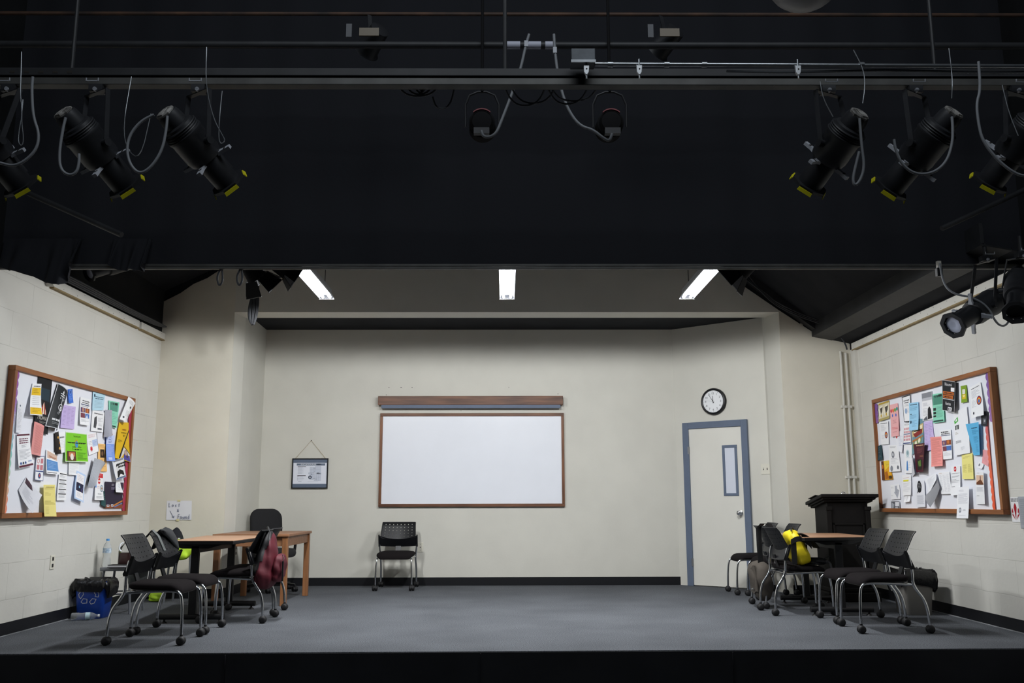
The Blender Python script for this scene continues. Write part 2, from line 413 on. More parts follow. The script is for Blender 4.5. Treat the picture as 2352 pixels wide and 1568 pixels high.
# cove baseboards
BH = .105
bb = MB(M_RUBBER); bb.box((XL, 6.6, 0), (XL + .008, YWL, BH)); struct('baseboard_left', bb)
bb = MB(M_RUBBER); bb.box((XR - .008, 6.6, 0), (XR, YWR, BH)); struct('baseboard_right', bb)
bb = MB(M_RUBBER); bb.box((-3.3, YB - .008, 0), (2.32, YB, BH)); struct('baseboard_back', bb)
bb = MB(M_RUBBER); bb.bar((XL, yw(XL) - .003, BH / 2), (AL + .004, yw(AL) - .003, BH / 2), .008, BH); struct('baseboard_wing_left', bb)
bb = MB(M_RUBBER); bb.bar((AR - .004, yw(AR) - .003, BH / 2), (XR, yw(XR) - .003, BH / 2), .008, BH); struct('baseboard_wing_right', bb)
bb = MB(M_RUBBER); bb.bar((AL + .003, YWL, BH / 2), (-3.232, 11.16, BH / 2), .008, BH); bb.bar((-3.243, 11.16, BH / 2), (-3.284, 12.35, BH / 2), .008, BH); struct('baseboard_alcove_left', bb)
bb = MB(M_RUBBER); bb.bar(SP0 + sd * 1.02 + V((0, 0, BH / 2)), SP1 + V((0, 0, BH / 2)), .01, BH); struct('baseboard_alcove_right', bb)
# worn pale edge where the carpet meets the side baseboards
ed = MB(mat('carpet_binding', '8d8f92', rough=0.8, var=.3, vscale=6)); ed.box((XR - .02, 7.05, 0), (XR - .008, YWR - .9, .006)); ed.box((XL + .008, 7.0, 0), (XL + .018, 8.9, .006)); struct('trim_7', ed)

# conduits in the right corner
for x, z1, n in ((4.20, 2.88, 'conduit'), (4.135, 2.9, 'conduit')):
    mb = MB(M_TRIMW, (x, yw(x) - .05, 0)); mb.tube([(x, yw(x) - .03, .1), (x, yw(x) - .03, z1)], .014)
    for z in (.5, 1.35, 2.2): mb.box((x - .03, yw(x) - .045, z), (x + .03, yw(x) - .0, z + .03))
    o = build(n, mb); o.location = mb.off
    tag(o, 'thin cream painted conduit running up the right corner, ' + ('closer to the bulletin board' if x > 4.17 else 'further from the bulletin board'), 'pipe', 'corner conduits')

# ---------------------------------------------------------------- door in the splayed wall
def spl(s, z, out=0.0): return SP0 + sd * s + sn * out + V((0, 0, z))
def sbox(mb, s0, s1, z0, z1, o0, o1, m=None):
    return mb.prism([spl(s0, z0, o0), spl(s1, z0, o0), spl(s1, z1, o0), spl(s0, z1, o0)], sn * (o1 - o0), m)
DS0, DS1, DH = .135, 1.055, 2.12
M_DOOR = mat('door_paint', 'dddbd2', rough=0.5, var=0.02, vscale=3)
mb = MB(M_DOOR); sbox(mb, DS0 + .075, DS1 - .075, .012, DH - .075, .004, .022)
door = struct('door_1', mb); door['label'] = 'cream door in a slate blue frame with a narrow window'; door['category'] = 'door'
mb = MB(M_BLUE)
sbox(mb, DS0, DS0 + .085, 0, DH, .001, .045); sbox(mb, DS1 - .085, DS1, 0, DH, .001, .045); sbox(mb, DS0 + .085, DS1 - .085, DH - .085, DH, .001, .045)
build('door_frame', mb, door, smooth=0, bevel=.004, label='slate blue door frame')
WS0, WS1, WZ0, WZ1 = .693, .90, 1.15, 1.80
mb = MB(M_BLUE)
for a, b, c, d in ((WS0, WS1, WZ0, WZ0 + .035), (WS0, WS1, WZ1 - .035, WZ1), (WS0, WS0 + .035, WZ0 + .035, WZ1 - .035), (WS1 - .035, WS1, WZ0 + .035, WZ1 - .035)): sbox(mb, a, b, c, d, .021, .032)
build('vision_frame', mb, door, smooth=0, bevel=.003)
mb = MB(mat('frosted_pane', 'd5dae6', rough=0.3)); sbox(mb, WS0 + .035, WS1 - .035, WZ0 + .035, WZ1 - .035, .0215, .025); build('pane', mb, door, smooth=0)
mb = MB(M_CHROME); kp = spl(.913, .935, .022)
mb.lathe([(0, .032), (.008, .032), (.012, .012), (.04, .012), (.045, .024), (.06, .029), (.075, .026), (.08, .012)], kp, sn); build('door_knob', mb, door)
mb = MB(mat('hinge_steel', '8c8f94', rough=0.35, metal=.8))
for z in (.25, 1.7): sbox(mb, DS0 + .072, DS0 + .09, z, z + .1, .02, .05)
build('hinge', mb, door, smooth=0)

# ---------------------------------------------------------------- back wall: white board and screen box
def bx(name, mb, **k): return build(name, mb, **k)
W0, W1, WZa, WZb = -1.69, .795, 1.018, 2.266
t = thing('whiteboard', 'wide blank white board in a worn walnut frame on the back wall', 'whiteboard', (-.45, YB, WZa))
mb = MB(M_WHITE, t.location); mb.box((W0 + .03, YB - .02, WZa + .03), (W1 - .03, YB - .001, WZb - .03)); build('writing_surface', mb, t, smooth=0)
mb = MB(M_FRAME, t.location)
mb.box((W0, YB - .04, WZa), (W1, YB - .001, WZa + .04)); mb.box((W0, YB - .04, WZb - .04), (W1, YB - .001, WZb))
mb.box((W0, YB - .04, WZa + .04), (W0 + .036, YB - .001, WZb - .04), M_FRAMEZ); mb.box((W1 - .036, YB - .04, WZa + .04), (W1, YB - .001, WZb - .04), M_FRAMEZ)
build('frame', mb, t, smooth=0, bevel=.004)
t = thing('screen_valance', 'long stained wooden box with a slate blue batten under it above the white board', 'screen box', (-.45, YB, 2.33))
mb = MB(M_FRAME, t.location); mb.box((-1.718, YB - .10, 2.372), (.782, YB - .001, 2.492)); build('box', mb, t, smooth=0, bevel=.005)
mb = MB(M_BLUE, t.location); mb.box((-1.672, YB - .095, 2.328), (.748, YB - .05, 2.372)); build('batten', mb, t, smooth=0, bevel=.003, label='slate blue batten')
# ---------------------------------------------------------------- clock
cc = spl(.598, 2.38, 0); R = .178
t = thing('wall_clock', 'round white wall clock with a deep black rim above the door', 'clock', cc)
mb = MB(M_PLASTIC, cc); mb.lathe([(.002, R - .01), (.002, R), (.03, R), (.045, R - .008), (.05, R - .02), (.046, R - .03), (.03, R - .034)], cc, sn, seg=48); build('rim', mb, t)
mb = MB(mat('clock_face_white', 'eceef0', rough=0.35), cc); mb.lathe([(.028, R - .03), (.034, R - .03)], cc, sn, seg=48)
def ck(x, y, o=.0345): return cc + sd * x + V((0, 0, y)) + sn * o
for k in range(60):
    a = 2 * PI * k / 60; L_ = .012 if k % 5 == 0 else .006; w = .0015 if k % 5 == 0 else .0007
    c, s_ = math.sin(a), math.cos(a)
    mb.add([ck(c * r + s_ * e, s_ * r - c * e, .0348) for r, e in ((.138, -w), (.138, w), (.138 - L_, w), (.138 - L_, -w))], [(0, 1, 2, 3)], M_INK)
for k in range(1, 13):
    a = 2 * PI * k / 12; px, py = .108 * math.sin(a), .108 * math.cos(a) - .0135
    put_text(mb, str(k), lambda x, y, px=px, py=py: ck(px + x, py + y, .035), .027, M_INK)
build('face', mb, t, smooth=0)
def hand(a, l, w, o, tail=.025):
    c, s_ = math.sin(a), math.cos(a)
    m_ = MB(M_INK, cc); m_.prism([ck(c * r + s_ * e, s_ * r - c * e, o) for r, e in ((-tail, -w), (-tail, w), (l, w * .6), (l, -w * .6))], sn * .001); return m_
build('hour_hand', hand(2 * PI * (11.9 / 12), .075, .004, .037), t, smooth=0)
build('minute_hand', hand(2 * PI * (54.5 / 60), .115, .003, .039), t, smooth=0)
mb = hand(2 * PI * (46.5 / 60), .12, .001, .041); mb.m = mat('second_hand_grey', '8a8c90'); mb.mats = [mb.m]; build('second_hand', mb, t, smooth=0)

# ---------------------------------------------------------------- framed evacuation plan hung on a string
e0, e1, z0, z1 = -2.858, -2.375, 1.262, 1.662; yf = YB
t = thing('evacuation_plan_frame', 'black framed EVACUATION PLAN hanging from a string on the back wall', 'framed sign', (-2.615, yf, 1.26))
o = t.location
mb = MB(M_PLASTIC, o)
for a, b in (((e0, yf - .03, z0), (e1, yf - .002, z0 + .014)), ((e0, yf - .03, z1 - .014), (e1, yf - .002, z1)), ((e0, yf - .03, z0 + .014), (e0 + .014, yf - .002, z1 - .014)), ((e1 - .014, yf - .03, z0 + .014), (e1, yf - .002, z1 - .014))): mb.box(a, b)
build('frame', mb, t, smooth=0, bevel=.002)
mb = MB(M_BLUE, o); mb.box((e0 + .01, yf - .02, z0 + .01), (e1 - .01, yf - .005, z1 - .01)); build('mount', mb, t, smooth=0, label='slate blue mount')
pw = mat('plan_paper', 'e6e9f4', rough=.5); mb = MB(pw, o)
X0, X1, Z0, Z1 = e0 + .018, e1 - .018, z0 + .062, z1 - .06
mb.box((X0, yf - .0235, Z0), (X1, yf - .0205, Z1))
def er(u0, v0, u1, v1, h, d=.0242):
    W_, H_ = X1 - X0, Z1 - Z0
    mb.add([(X0 + W_ * u, yf - d, Z1 - H_ * v) for u, v in ((u0, v0), (u1, v0), (u1, v1), (u0, v1))], [(0, 1, 2, 3)], paint_col(h))
def et(s, u, v, h, c, mw=None, d=.0248):
    W_, H_ = X1 - X0, Z1 - Z0
    put_text(mb, s, lambda x, y: V((X0 + W_ * u + x, yf - d, Z1 - H_ * v + y)), h, paint_col(c), mw)
er(.1, .03, .95, .13, '6b7688'); et('EVACUATION PLAN', .45, .11, .018, 'f0f2f6', .2); er(.7, .05, .84, .07, 'd6dae4'); er(.7, .085, .8, .105, 'd6dae4')
er(.13, .165, .38, .19, '1c1e24'); er(.13, .595, .38, .625, '1c1e24')
for k in range(11): er(.14, .215 + .03 * k, .14 + .23 * random.uniform(.5, 1), .222 + .03 * k, '9aa0b0')
for k in range(4):
    er(.135, .655 + .05 * k, .165, .675 + .05 * k, ('1c1e24', 'b6bac6', '5a6070', '5a6070')[k]); er(.19, .66 + .05 * k, .19 + .16 * random.uniform(.6, 1), .67 + .05 * k, '9aa0b0')
for (a, b, c, d) in ((.5, .2, .65, .46), (.65, .16, .83, .47), (.5, .54, .62, .8), (.63, .5, .83, .86), (.46, .46, .62, .54), (.7, .46, .84, .54)):
    er(a, b, c, d, 'a4abbc'); er(a + .006, b + .008, c - .006, d - .008, 'ccd2e0', .0245)
    for q in (.33, .66): er(a + (c - a) * q, b, a + (c - a) * q + .004, d, 'a4abbc', .0246)
    er(a, (b + d) / 2, c, (b + d) / 2 + .006, 'a4abbc', .0246)
for (a, b, c, d) in ((.6, .255, .66, .265), (.62, .425, .64, .44), (.72, .475, .78, .495), (.53, .525, .57, .545), (.6, .745, .66, .755), (.66, .77, .72, .78)): er(a, b, c, d, '2a3040', .0248)
W_, H_ = X1 - X0, Z1 - Z0
mb.add([(X0 + W_ * .51 + .024 * math.cos(q * PI / 12), yf - .0249, Z1 - H_ * .69 + .024 * math.sin(q * PI / 12)) for q in range(24)], [tuple(range(24))], paint_col('2f3b52'))
for k, w in enumerate((.03, .045, .05)): er(.51 - w * .6, .655 + .028 * k, .51 + w * .6, .667 + .028 * k, 'f0f2f6', .0252)
er(.16, .88, .26, .9, 'b0b6c4'); er(.44, .89, .76, .897, 'b0b6c4')
build('plan_sheet', mb, t, smooth=0, label='white floor plan sheet')
mb = MB(mat('string', 'a89468', rough=.9), o); mb.tube([(e0 + .04, yf - .015, z1), (-2.615, yf - .008, 1.9), (e1 - .04, yf - .015, z1)], .0022, seg=6); build('string', mb, t)
mb = MB(M_DARK, o); mb.cyl((-2.615, yf, 1.903), (-2.615, yf - .012, 1.903), .006); build('nail', mb, t)

# ---------------------------------------------------------------- switch and outlet plates
def plate(name, label, cat, P, ux, w, h, slots, out):
    ux, out = V(ux), V(out); t_ = thing(name, label, cat, P)
    def q(x, z, o_): return V(P) + ux * x + V((0, 0, z)) + out * o_
    m_ = MB(M_PLATE, P); m_.prism([q(-w / 2, -h / 2, .0), q(w / 2, -h / 2, .0), q(w / 2, h / 2, .0), q(-w / 2, h / 2, .0)], out * .008); build('cover', m_, t_, smooth=0, bevel=.003)
    for x, z, sw, sh, dark in slots:
        m_ = MB(M_DARK if dark else M_PLATE, P); m_.prism([q(x - sw / 2, z - sh / 2, .007), q(x + sw / 2, z - sh / 2, .007), q(x + sw / 2, z + sh / 2, .007), q(x - sw / 2, z + sh / 2, .007)], out * (.0025 if dark else .008))
        build('socket' if cat == 'outlet' else 'toggle', m_, t_, smooth=0)
    return t_
plate('light_switch', 'double cream light switch plate beside the blue door frame', 'light switch', spl(1.262, 1.482), sd, .115, .128, [(-.024, 0, .01, .028, 1), (.024, 0, .01, .028, 1), (-.024, .005, .007, .01, 0)], sn)
plate('wall_outlet', 'cream wall outlet low on the left wall under the bulletin board', 'outlet', (XL, 8.525, .545), (0, 1, 0), .078, .125, [(0, .03, .03, .032, 1), (0, -.03, .03, .032, 1)], (1, 0, 0))
plate('wall_outlet', 'cream wall outlet beside the lone chair at the back wall', 'outlet', (-1.125, YB, .492), (1, 0, 0), .078, .125, [(0, .0, .012, .012, 1), (0, .038, .008, .006, 1), (0, -.038, .008, .006, 1)], (0, -1, 0))
plate('wall_outlet', 'cream wall outlet low inside the left side of the alcove', 'outlet', (-3.236, 11.21, .514), (.03, 1, 0), .1, .145, [(0, .03, .03, .03, 1), (0, -.035, .03, .03, 1)], (1, 0, 0))

# ---------------------------------------------------------------- lost and found notice
px0, px1, pz0, pz1, py = -3.935, -3.645, .88, 1.10, YWL - .004
t = thing('lost_and_found_notice', 'hand-lettered Lost & Found sheet taped to the left wing wall', 'notice', (-3.79, YWL, 1))
yo = lambda x: yw(x) - .006
mb = MB(mat('notice_paper', 'e3e3e8', rough=.6), t.location)
mb.grid(lambda u, v: V((px0 + (px1 - px0) * u + .006 * v, yo(-3.8) - .004 * math.sin(3 * u + 2 * v), pz1 - (pz1 - pz0) * v)), 8, 8)
ink = mat('ballpoint', '5d6684', rough=.6)
PEN = {'L': [[(0, 1), (0, 0), (.5, .05)]], 'o': [[(.25 + .24 * math.cos(k * PI / 6 + 1.5), .27 + .26 * math.sin(k * PI / 6 + 1.5)) for k in range(13)]],
       's': [[(.45, .5), (.2, .52), (.08, .4), (.4, .2), (.3, .03), (.05, .05)]], 't': [[(.25, .85), (.25, 0)], [(.05, .58), (.48, .6)]],
       '&': [[(.6, 0), (.15, .7), (.3, .9), (.42, .7), (.05, .25), (.2, 0), (.45, .1), (.6, .4)]], 'F': [[(.05, 0), (.1, 1), (.6, 1.02)], [(.08, .52), (.48, .55)]],
       'u': [[(.05, .52), (.08, .1), (.3, .0), (.45, .15), (.47, .52), (.5, 0)]], 'n': [[(.05, .52), (.06, 0)], [(.06, .35), (.25, .53), (.42, .45), (.45, 0)]],
       'd': [[(.42, .4), (.2, .5), (.05, .25), (.2, .02), (.42, .15)], [(.44, 1), (.46, 0)]]}
for s, x, z, h, stp_ in (('Lost', -3.905, 1.03, .046, .036), ('&', -3.805, .975, .034, .03), ('Found', -3.795, .895, .05, .029)):
    for i, ch in enumerate(s):
        for st_ in PEN[ch]:
            for p, q in zip(st_, st_[1:]):
                mb.bar(*[(x + i * stp_ + c[0] * h * .75, yo(-3.8) - .0065, z + c[1] * h) for c in (p, q)], .0032, .0032, ink)
for p, q in (((-3.89, .985), (-3.84, .905)), ((-3.84, .905), (-3.862, .918)), ((-3.84, .905), (-3.838, .93))): mb.bar((p[0], yo(-3.8) - .006, p[1]), (q[0], yo(-3.8) - .006, q[1]), .003, .003, ink)
build('sheet', mb, t, smooth=0)
for z in (1.09, .872):
    mb = MB(M_TAPEY, t.location); mb.box((-3.81, yo(-3.8) - .008, z), (-3.775, yo(-3.8) - .0065, z + .02)); build('tape', mb, t, smooth=0)

# ---------------------------------------------------------------- flyers on the right wall
t = thing('flyer', 'white flyer with a red lily emblem right of the right bulletin board', 'flyer', (XR, 7.71, 1.0))
mb = MB(mat('flyer_paper', 'e6e6e6', rough=.5), t.location)
def fl(u, v, o=.004): return V((XR - o, 7.775 - .13 * u, 1.105 - .205 * v))
mb.add([fl(0, 0), fl(1, 0), fl(1, 1), fl(0, 1)], [(0, 1, 2, 3)]); red = paint_col('a3202c')
def poly(ps, m): mb.add([fl(u, v, .005) for u, v in ps], [tuple(range(len(ps)))], m)
poly([(.5, .23), (.62, .32), (.67, .42), (.6, .58), (.56, .72), (.5, .93), (.44, .72), (.4, .58), (.33, .42), (.38, .32)], red)
for s in (1, -1):
    poly([(.5 + s * .36, .42), (.5 + s * .44, .56), (.5 + s * .42, .7), (.5 + s * .1, .9), (.5 + s * .22, .72), (.5 + s * .25, .6), (.5 + s * .28, .5)], red)
    mb.add([fl(.5 + s * .3 + .07 * math.cos(k * PI / 8), .66 + .045 * math.sin(k * PI / 8), .006) for k in range(16)], [tuple(range(16))], paint_col('d9d9d9'))
for v in (.05, .13): 
    for k in range(5): poly([(.08 + .17 * k, v), (.08 + .17 * k + .12, v), (.08 + .17 * k + .12, v + .045), (.08 + .17 * k, v + .045)], paint_col('4a4c50'))
build('sheet', mb, t, smooth=0)
t = thing('flyer_holder', 'grey plastic pocket holding a printed sheet at the right edge of the wall', 'flyer holder', (XR, 7.5, 1.0))
mb = MB(mat('smoked_acrylic', 'a2a6ac', rough=.25), t.location)
mb.prism([(XR - .02, 7.63 - .27 + .02, .85), (XR - .02, 7.63, .85), (XR - .02, 7.635, 1.11), (XR - .02, 7.63 - .27, 1.11)], (.02, 0, 0)); build('pocket', mb, t, smooth=0, bevel=.006)
mb = MB(paint_col('8e9298'), t.location)
for k in range(14): mb.box((XR - .0215, 7.61 - .2 * random.uniform(.5, 1), 1.08 - .015 * k), (XR - .0205, 7.61, 1.087 - .015 * k))
build('print', mb, t, smooth=0)

# ---------------------------------------------------------------- fluorescent fixtures
M_TUBE = mat('lit_tube', 'f3f7ff', emit=TUBE_POWER); M_REFL = mat('reflector_enamel', 'f2f3f5', rough=.4)
FZ, FY0, FY1 = 3.12, 7.88, 9.10
def throw(ld):
    """how a shallow trough throws light: nothing above the lip, a little stronger down and toward the back wall"""
    ld.use_nodes = True; nt = ld.node_tree; L = nt.links.new; em = nt.nodes['Emission']
    tc = nt.nodes.new('ShaderNodeTexCoord'); sp = nt.nodes.new('ShaderNodeSeparateXYZ'); L(tc.outputs['Normal'], sp.inputs[0])
    def mth(op, a, b, c=None):
        n = nt.nodes.new('ShaderNodeMath'); n.operation = op
        for i, q in enumerate((a, b, c)):
            if q is None: continue
            if isinstance(q, (int, float)): n.inputs[i].default_value = q
            else: L(q, n.inputs[i])
        return n.outputs[0]
    z = mth('MULTIPLY', sp.outputs['Z'], SGN); y = mth('MULTIPLY', sp.outputs['Y'], SGN)
    mr = nt.nodes.new('ShaderNodeMapRange'); mr.interpolation_type = 'SMOOTHSTEP'; L(z, mr.inputs['Value'])
    mr.inputs['From Min'].default_value = .05; mr.inputs['From Max'].default_value = -.07; mr.inputs['To Min'].default_value = 0; mr.inputs['To Max'].default_value = 1
    s = mth('MULTIPLY_ADD', mth('MAXIMUM', y, 0), .62, mth('MULTIPLY_ADD', mth('MULTIPLY', z, z), 2.1, .68))
    L(mth('MULTIPLY', s, mr.outputs['Result']), em.inputs['Strength'])
SGN = 1
def fixture(x, label):
    o = V((x, (FY0 + FY1) / 2, FZ)); t_ = thing('fluorescent_light', label, 'ceiling light', o, group='fluorescent fixtures over the stage')
    prof = [(-.074, .008), (-.05, .05), (.05, .05), (.074, .008), (.077, .008), (.052, .054), (-.052, .054), (-.077, .008)]
    m_ = MB(M_REFL, o); m_.prism([(x + a, FY0, FZ + b) for a, b in prof], (0, FY1 - FY0, 0))
    for y in (FY0, FY1 - .004): m_.prism([(x - .078, y, FZ - .002), (x + .078, y, FZ - .002), (x + .05, y, FZ + .052), (x - .05, y, FZ + .052)], (0, .004, 0))
    build('reflector', m_, t_, smooth=0)
    m_ = MB(mat('fixture_channel', 'b4b7ba', rough=.5, metal=.2), o); m_.box((x - .05, FY0 + .01, FZ + .054), (x + .05, FY1 - .01, FZ + .1)); build('channel', m_, t_, smooth=0, bevel=.003)
    for s in (-.036, .036):
        m_ = MB(M_TUBE, o); m_.cyl((x + s, FY0 + .02, FZ + .018), (x + s, FY1 - .02, FZ + .018), .0135, seg=12); build('tube', m_, t_)
    for y in (8.1, 8.49, 8.88):
        ld = bpy.data.lights.new('lamp_light', 'POINT'); ld.energy = LAMP_POWER; ld.color = (.97, .985, 1.0); ld.shadow_soft_size = .05; throw(ld)
        lo = bpy.data.objects.new('lamp_light', ld); COL.objects.link(lo); lo.parent = t_; lo.location = (0, y - o.y, -.03)
    m_ = MB(M_PLASTIC, o)
    for y in (FY0 + .004, FY1 - .022): m_.box((x - .06, y, FZ + .004), (x + .06, y + .018, FZ + .04))
    build('lamp_holder', m_, t_, smooth=0)
    m_ = MB(M_STEEL_BLK, o)
    for y in (FY0 + .1, FY1 - .12): m_.cyl((x, y, FZ + .1), (x, y, TOP), .004, seg=6)
    build('hanger', m_, t_)
fixture(-1.823, 'lit fluorescent fixture over the stage, left of the three'); fixture(.02, 'lit fluorescent fixture over the stage, in the middle above the white board'); fixture(1.862, 'lit fluorescent fixture over the stage, on the side of the door and clock')
# ---------------------------------------------------------------- perforated stacking chair on casters (front faces -y)
def chair_meshes():
    out = {}
    # backrest: concave panel with real holes
    def panel(u, v, off=0):         # u -1..1, v 0..1 (bottom to top)
        hw = .224 - .012 * v
        x = u * hw
        y = .118 + .030 * (1 - u * u) + .10 * v + .012 * max(0, v - .85) * 6 + off
        z = .630 - .03 * (1 - u * u) + (.19 + .03 * (1 - u * u)) * v
        return V((x, y, z))
    mb = MB(M_PLASTIC); NC, NR = 8, 5
    U = [-1 + .09] + [-.91 + 1.82 * i / NC for i in range(1, NC)] + [.91]
    Vv = [.09 + .87 * j / NR for j in range(NR + 1)]
    hr_u, hr_v = .005 / .21, .005 / .2
    for off in (0, .006):
        for i in range(NC):
            for j in range(NR):
                u0, u1, v0, v1 = U[i], U[i + 1], Vv[j], Vv[j + 1]; uc, vc = (u0 + u1) / 2, (v0 + v1) / 2
                outer = [(u1, vc), (u1, v1), (uc, v1), (u0, v1), (u0, vc), (u0, v0), (uc, v0), (u1, v0)]
                inner = [(uc + hr_u * math.cos(k * PI / 4), vc + hr_v * math.sin(k * PI / 4)) for k in range(8)]
                mb.add([panel(a, b, off) for a, b in outer + inner], [(k, (k + 1) % 8, 8 + (k + 1) % 8, 8 + k) for k in range(8)])
                if not off: mb.add([panel(a, b, 0) for a, b in inner] + [panel(a, b, .006) for a, b in inner], [(k, (k + 1) % 8, 8 + (k + 1) % 8, 8 + k) for k in range(8)])
        # margins
        def strip(a0, a1, b0, b1, nu, nv): mb.grid(lambda s, t: panel(a0 + (a1 - a0) * s, b0 + (b1 - b0) * t, off), nu, nv)
        strip(-1, 1, 0, Vv[0], 16, 1); strip(-1, 1, Vv[-1], 1, 16, 2)
        strip(-1, -.91, Vv[0], Vv[-1], 1, 10); strip(.91, 1, Vv[0], Vv[-1], 1, 10)
    rim = [(-1 + 2 * k / 16, 1) for k in range(17)] + [(1, 1 - k / 10) for k in range(1, 11)]
    rim2 = [(-1, k / 10) for k in range(11)]
    for r in (rim, rim2):
        n = len(r); mb.add([panel(a, b, 0) for a, b in r] + [panel(a, b, .006) for a, b in r], [(k, k + 1, n + k + 1, n + k) for k in range(n - 1)])
    mb.tube([panel(-1 + 2 * k / 16, 1, .004) for k in range(17)], .006, seg=8)
    for s in (-1, 1): mb.tube([panel(s, k / 10, .003) for k in range(11)], .0055, seg=8)
    out['backrest'] = (mb, 40)
    # lumbar band: wraps round to the side posts
    def band(u, v):                 # v 0 bottom .. 1 top
        x = u * .245; c = 1 - u * u
        y = .110 + .030 * c + .045 * (1 - v)
        z = (.525 - .012 * c) * (1 - v) + (.655 - .045 * c) * v
        return V((x, y, z))
    mb = MB(M_PLASTIC); mb.slab(lambda a, b: band(2 * a - 1, b), 18, 5, (0, .012, 0))
    for s in (-1, 1): mb.prism([(s * .245 - .008, y, z) for y, z in ((.104, .658), (.112, .668), (.128, .664), (.186, .532), (.180, .514), (.152, .514))], (.016, 0, 0))
    out['lumbar_band'] = (mb, 40)
    # seat
    def ring(k, z, dz): return [V((p.x, p.y - .045, z - .040 * max(0, (-(p.y) - .12) / .09) ** 2 - .008 * (p.x / .23) ** 2 + .004 * (p.y / .2))) for p in rrect(.46 * k, .42 * k, .075 * k, 0, 6)]
    mb = MB(M_FABRIC); mb.rings([ring(.94, .418, 0), ring(.99, .425, 0), ring(1.0, .438, 0), ring(.985, .452, 0), ring(.93, .462, 0), ring(.75, .467, 0), ring(.4, .466, 0), ring(.02, .466, 0)])
    out['seat'] = (mb, 60)
    mb = MB(M_PLASTIC); mb.rings([ring(.6, .404, 0), ring(.86, .408, 0), ring(.955, .414, 0), ring(.95, .420, 0)])
    mb.box((-.03, .02, .385), (.03, .09, .41)); mb.bar((0, .15, .42), (0, .20, .56), .07, .012)
    out['seat_pan'] = (mb, 40)
    legs = []
    for s in (-1, 1):
        mb = MB(M_CHROME)
        mb.tube([(s * .226, -.285, .055), (s * .224, -.282, .2), (s * .218, -.272, .33), (s * .213, -.25, .392), (s * .21, -.19, .402), (s * .212, -.02, .398), (s * .22, .16, .388)], .0115, smooth=2)
        legs.append((mb, s, -.285))
        mb = MB(M_CHROME)
        mb.tube([(s * .243, .142, .63), (s * .242, .16, .55), (s * .234, .168, .46), (s * .227, .168, .40), (s * .225, .2, .34), (s * .228, .25, .275), (s * .23, .276, .19), (s * .23, .285, .06)], .0125, smooth=2)
        legs.append((mb, s, .285))
    out['stretcher'] = (MB(M_CHROME).tube([(-.225, .155, .39), (.225, .155, .39)], .009), 60); out['crossbar'] = (MB(M_CHROME).tube([(-.212, -.12, .398), (.212, -.12, .398)], .008), 60)
    pass
    return out, legs
def caster_mb(x, y):
    mb = MB(M_PLASTIC2)
    for s in (-1, 1):
        mb.lathe([(0, .024), (.002, .031), (.014, .0335), (.026, .029), (.031, .016)], (x + s * .004, y, .0335), (s, 0, 0), seg=18)
    mb.ball((x, y, .039), (.024, .033, .03)); mb.cyl((x, y, .055), (x, y, .078), .012)
    return mb
CM, LEGS = chair_meshes()
chair0 = thing('stacking_chair', 'x', 'chair')
for n, (mb, sm) in CM.items(): build(n, mb, chair0, smooth=sm)
for mb, s, y in LEGS:
    lg = build('leg', mb, chair0, smooth=60); build('caster', caster_mb(s * .228, y), lg, smooth=50)
CH = []
def chair(x, y, rz, label, group=None):
    c = chair0 if not CH else copy_tree(chair0)
    CH.append(c); c.location = (x, y, 0); c.rotation_euler = (0, 0, math.radians(rz)); tag(c, label, 'chair')
    if 'group' in c: del c['group']
    if group: c['group'] = group
    return c
chair(-2.77, 7.51, 90, 'black perforated chair nearest the stage edge on the left, empty', 'perforated chairs at the left table')
chair(-2.77, 8.08, 90, 'black perforated chair with a grey bag strap over its back', 'perforated chairs at the left table')
chair(-2.48, 8.79, -90, 'black perforated chair carrying the red backpack, at the left table', 'perforated chairs at the left table')
chair(-2.53, 9.37, -90, 'black perforated chair just behind the one with the red backpack', 'perforated chairs at the left table')
chair(-1.385, 11.90, 0, 'lone black perforated chair against the back wall under the white board')
chair(3.225, 8.02, -90, 'black perforated chair nearest the stage edge on the right, empty', 'perforated chairs at the right table')
chair(3.235, 8.60, -90, 'black perforated chair between the front right chair and the lectern', 'perforated chairs at the right table')
chair(2.86, 9.24, 92, 'black perforated chair holding the yellow bag at the right table', 'perforated chairs at the right table')
chair(2.93, 9.82, 93, 'black perforated chair with the grey messenger bag hung behind it', 'perforated chairs at the right table')
chair(3.10, 10.66, -90, 'black perforated chair behind the far edge of the right table, nearer one', 'perforated chairs at the right table')
chair(3.0, 11.2, -90, 'black perforated chair next to the door, furthest of the right group', 'perforated chairs at the right table')

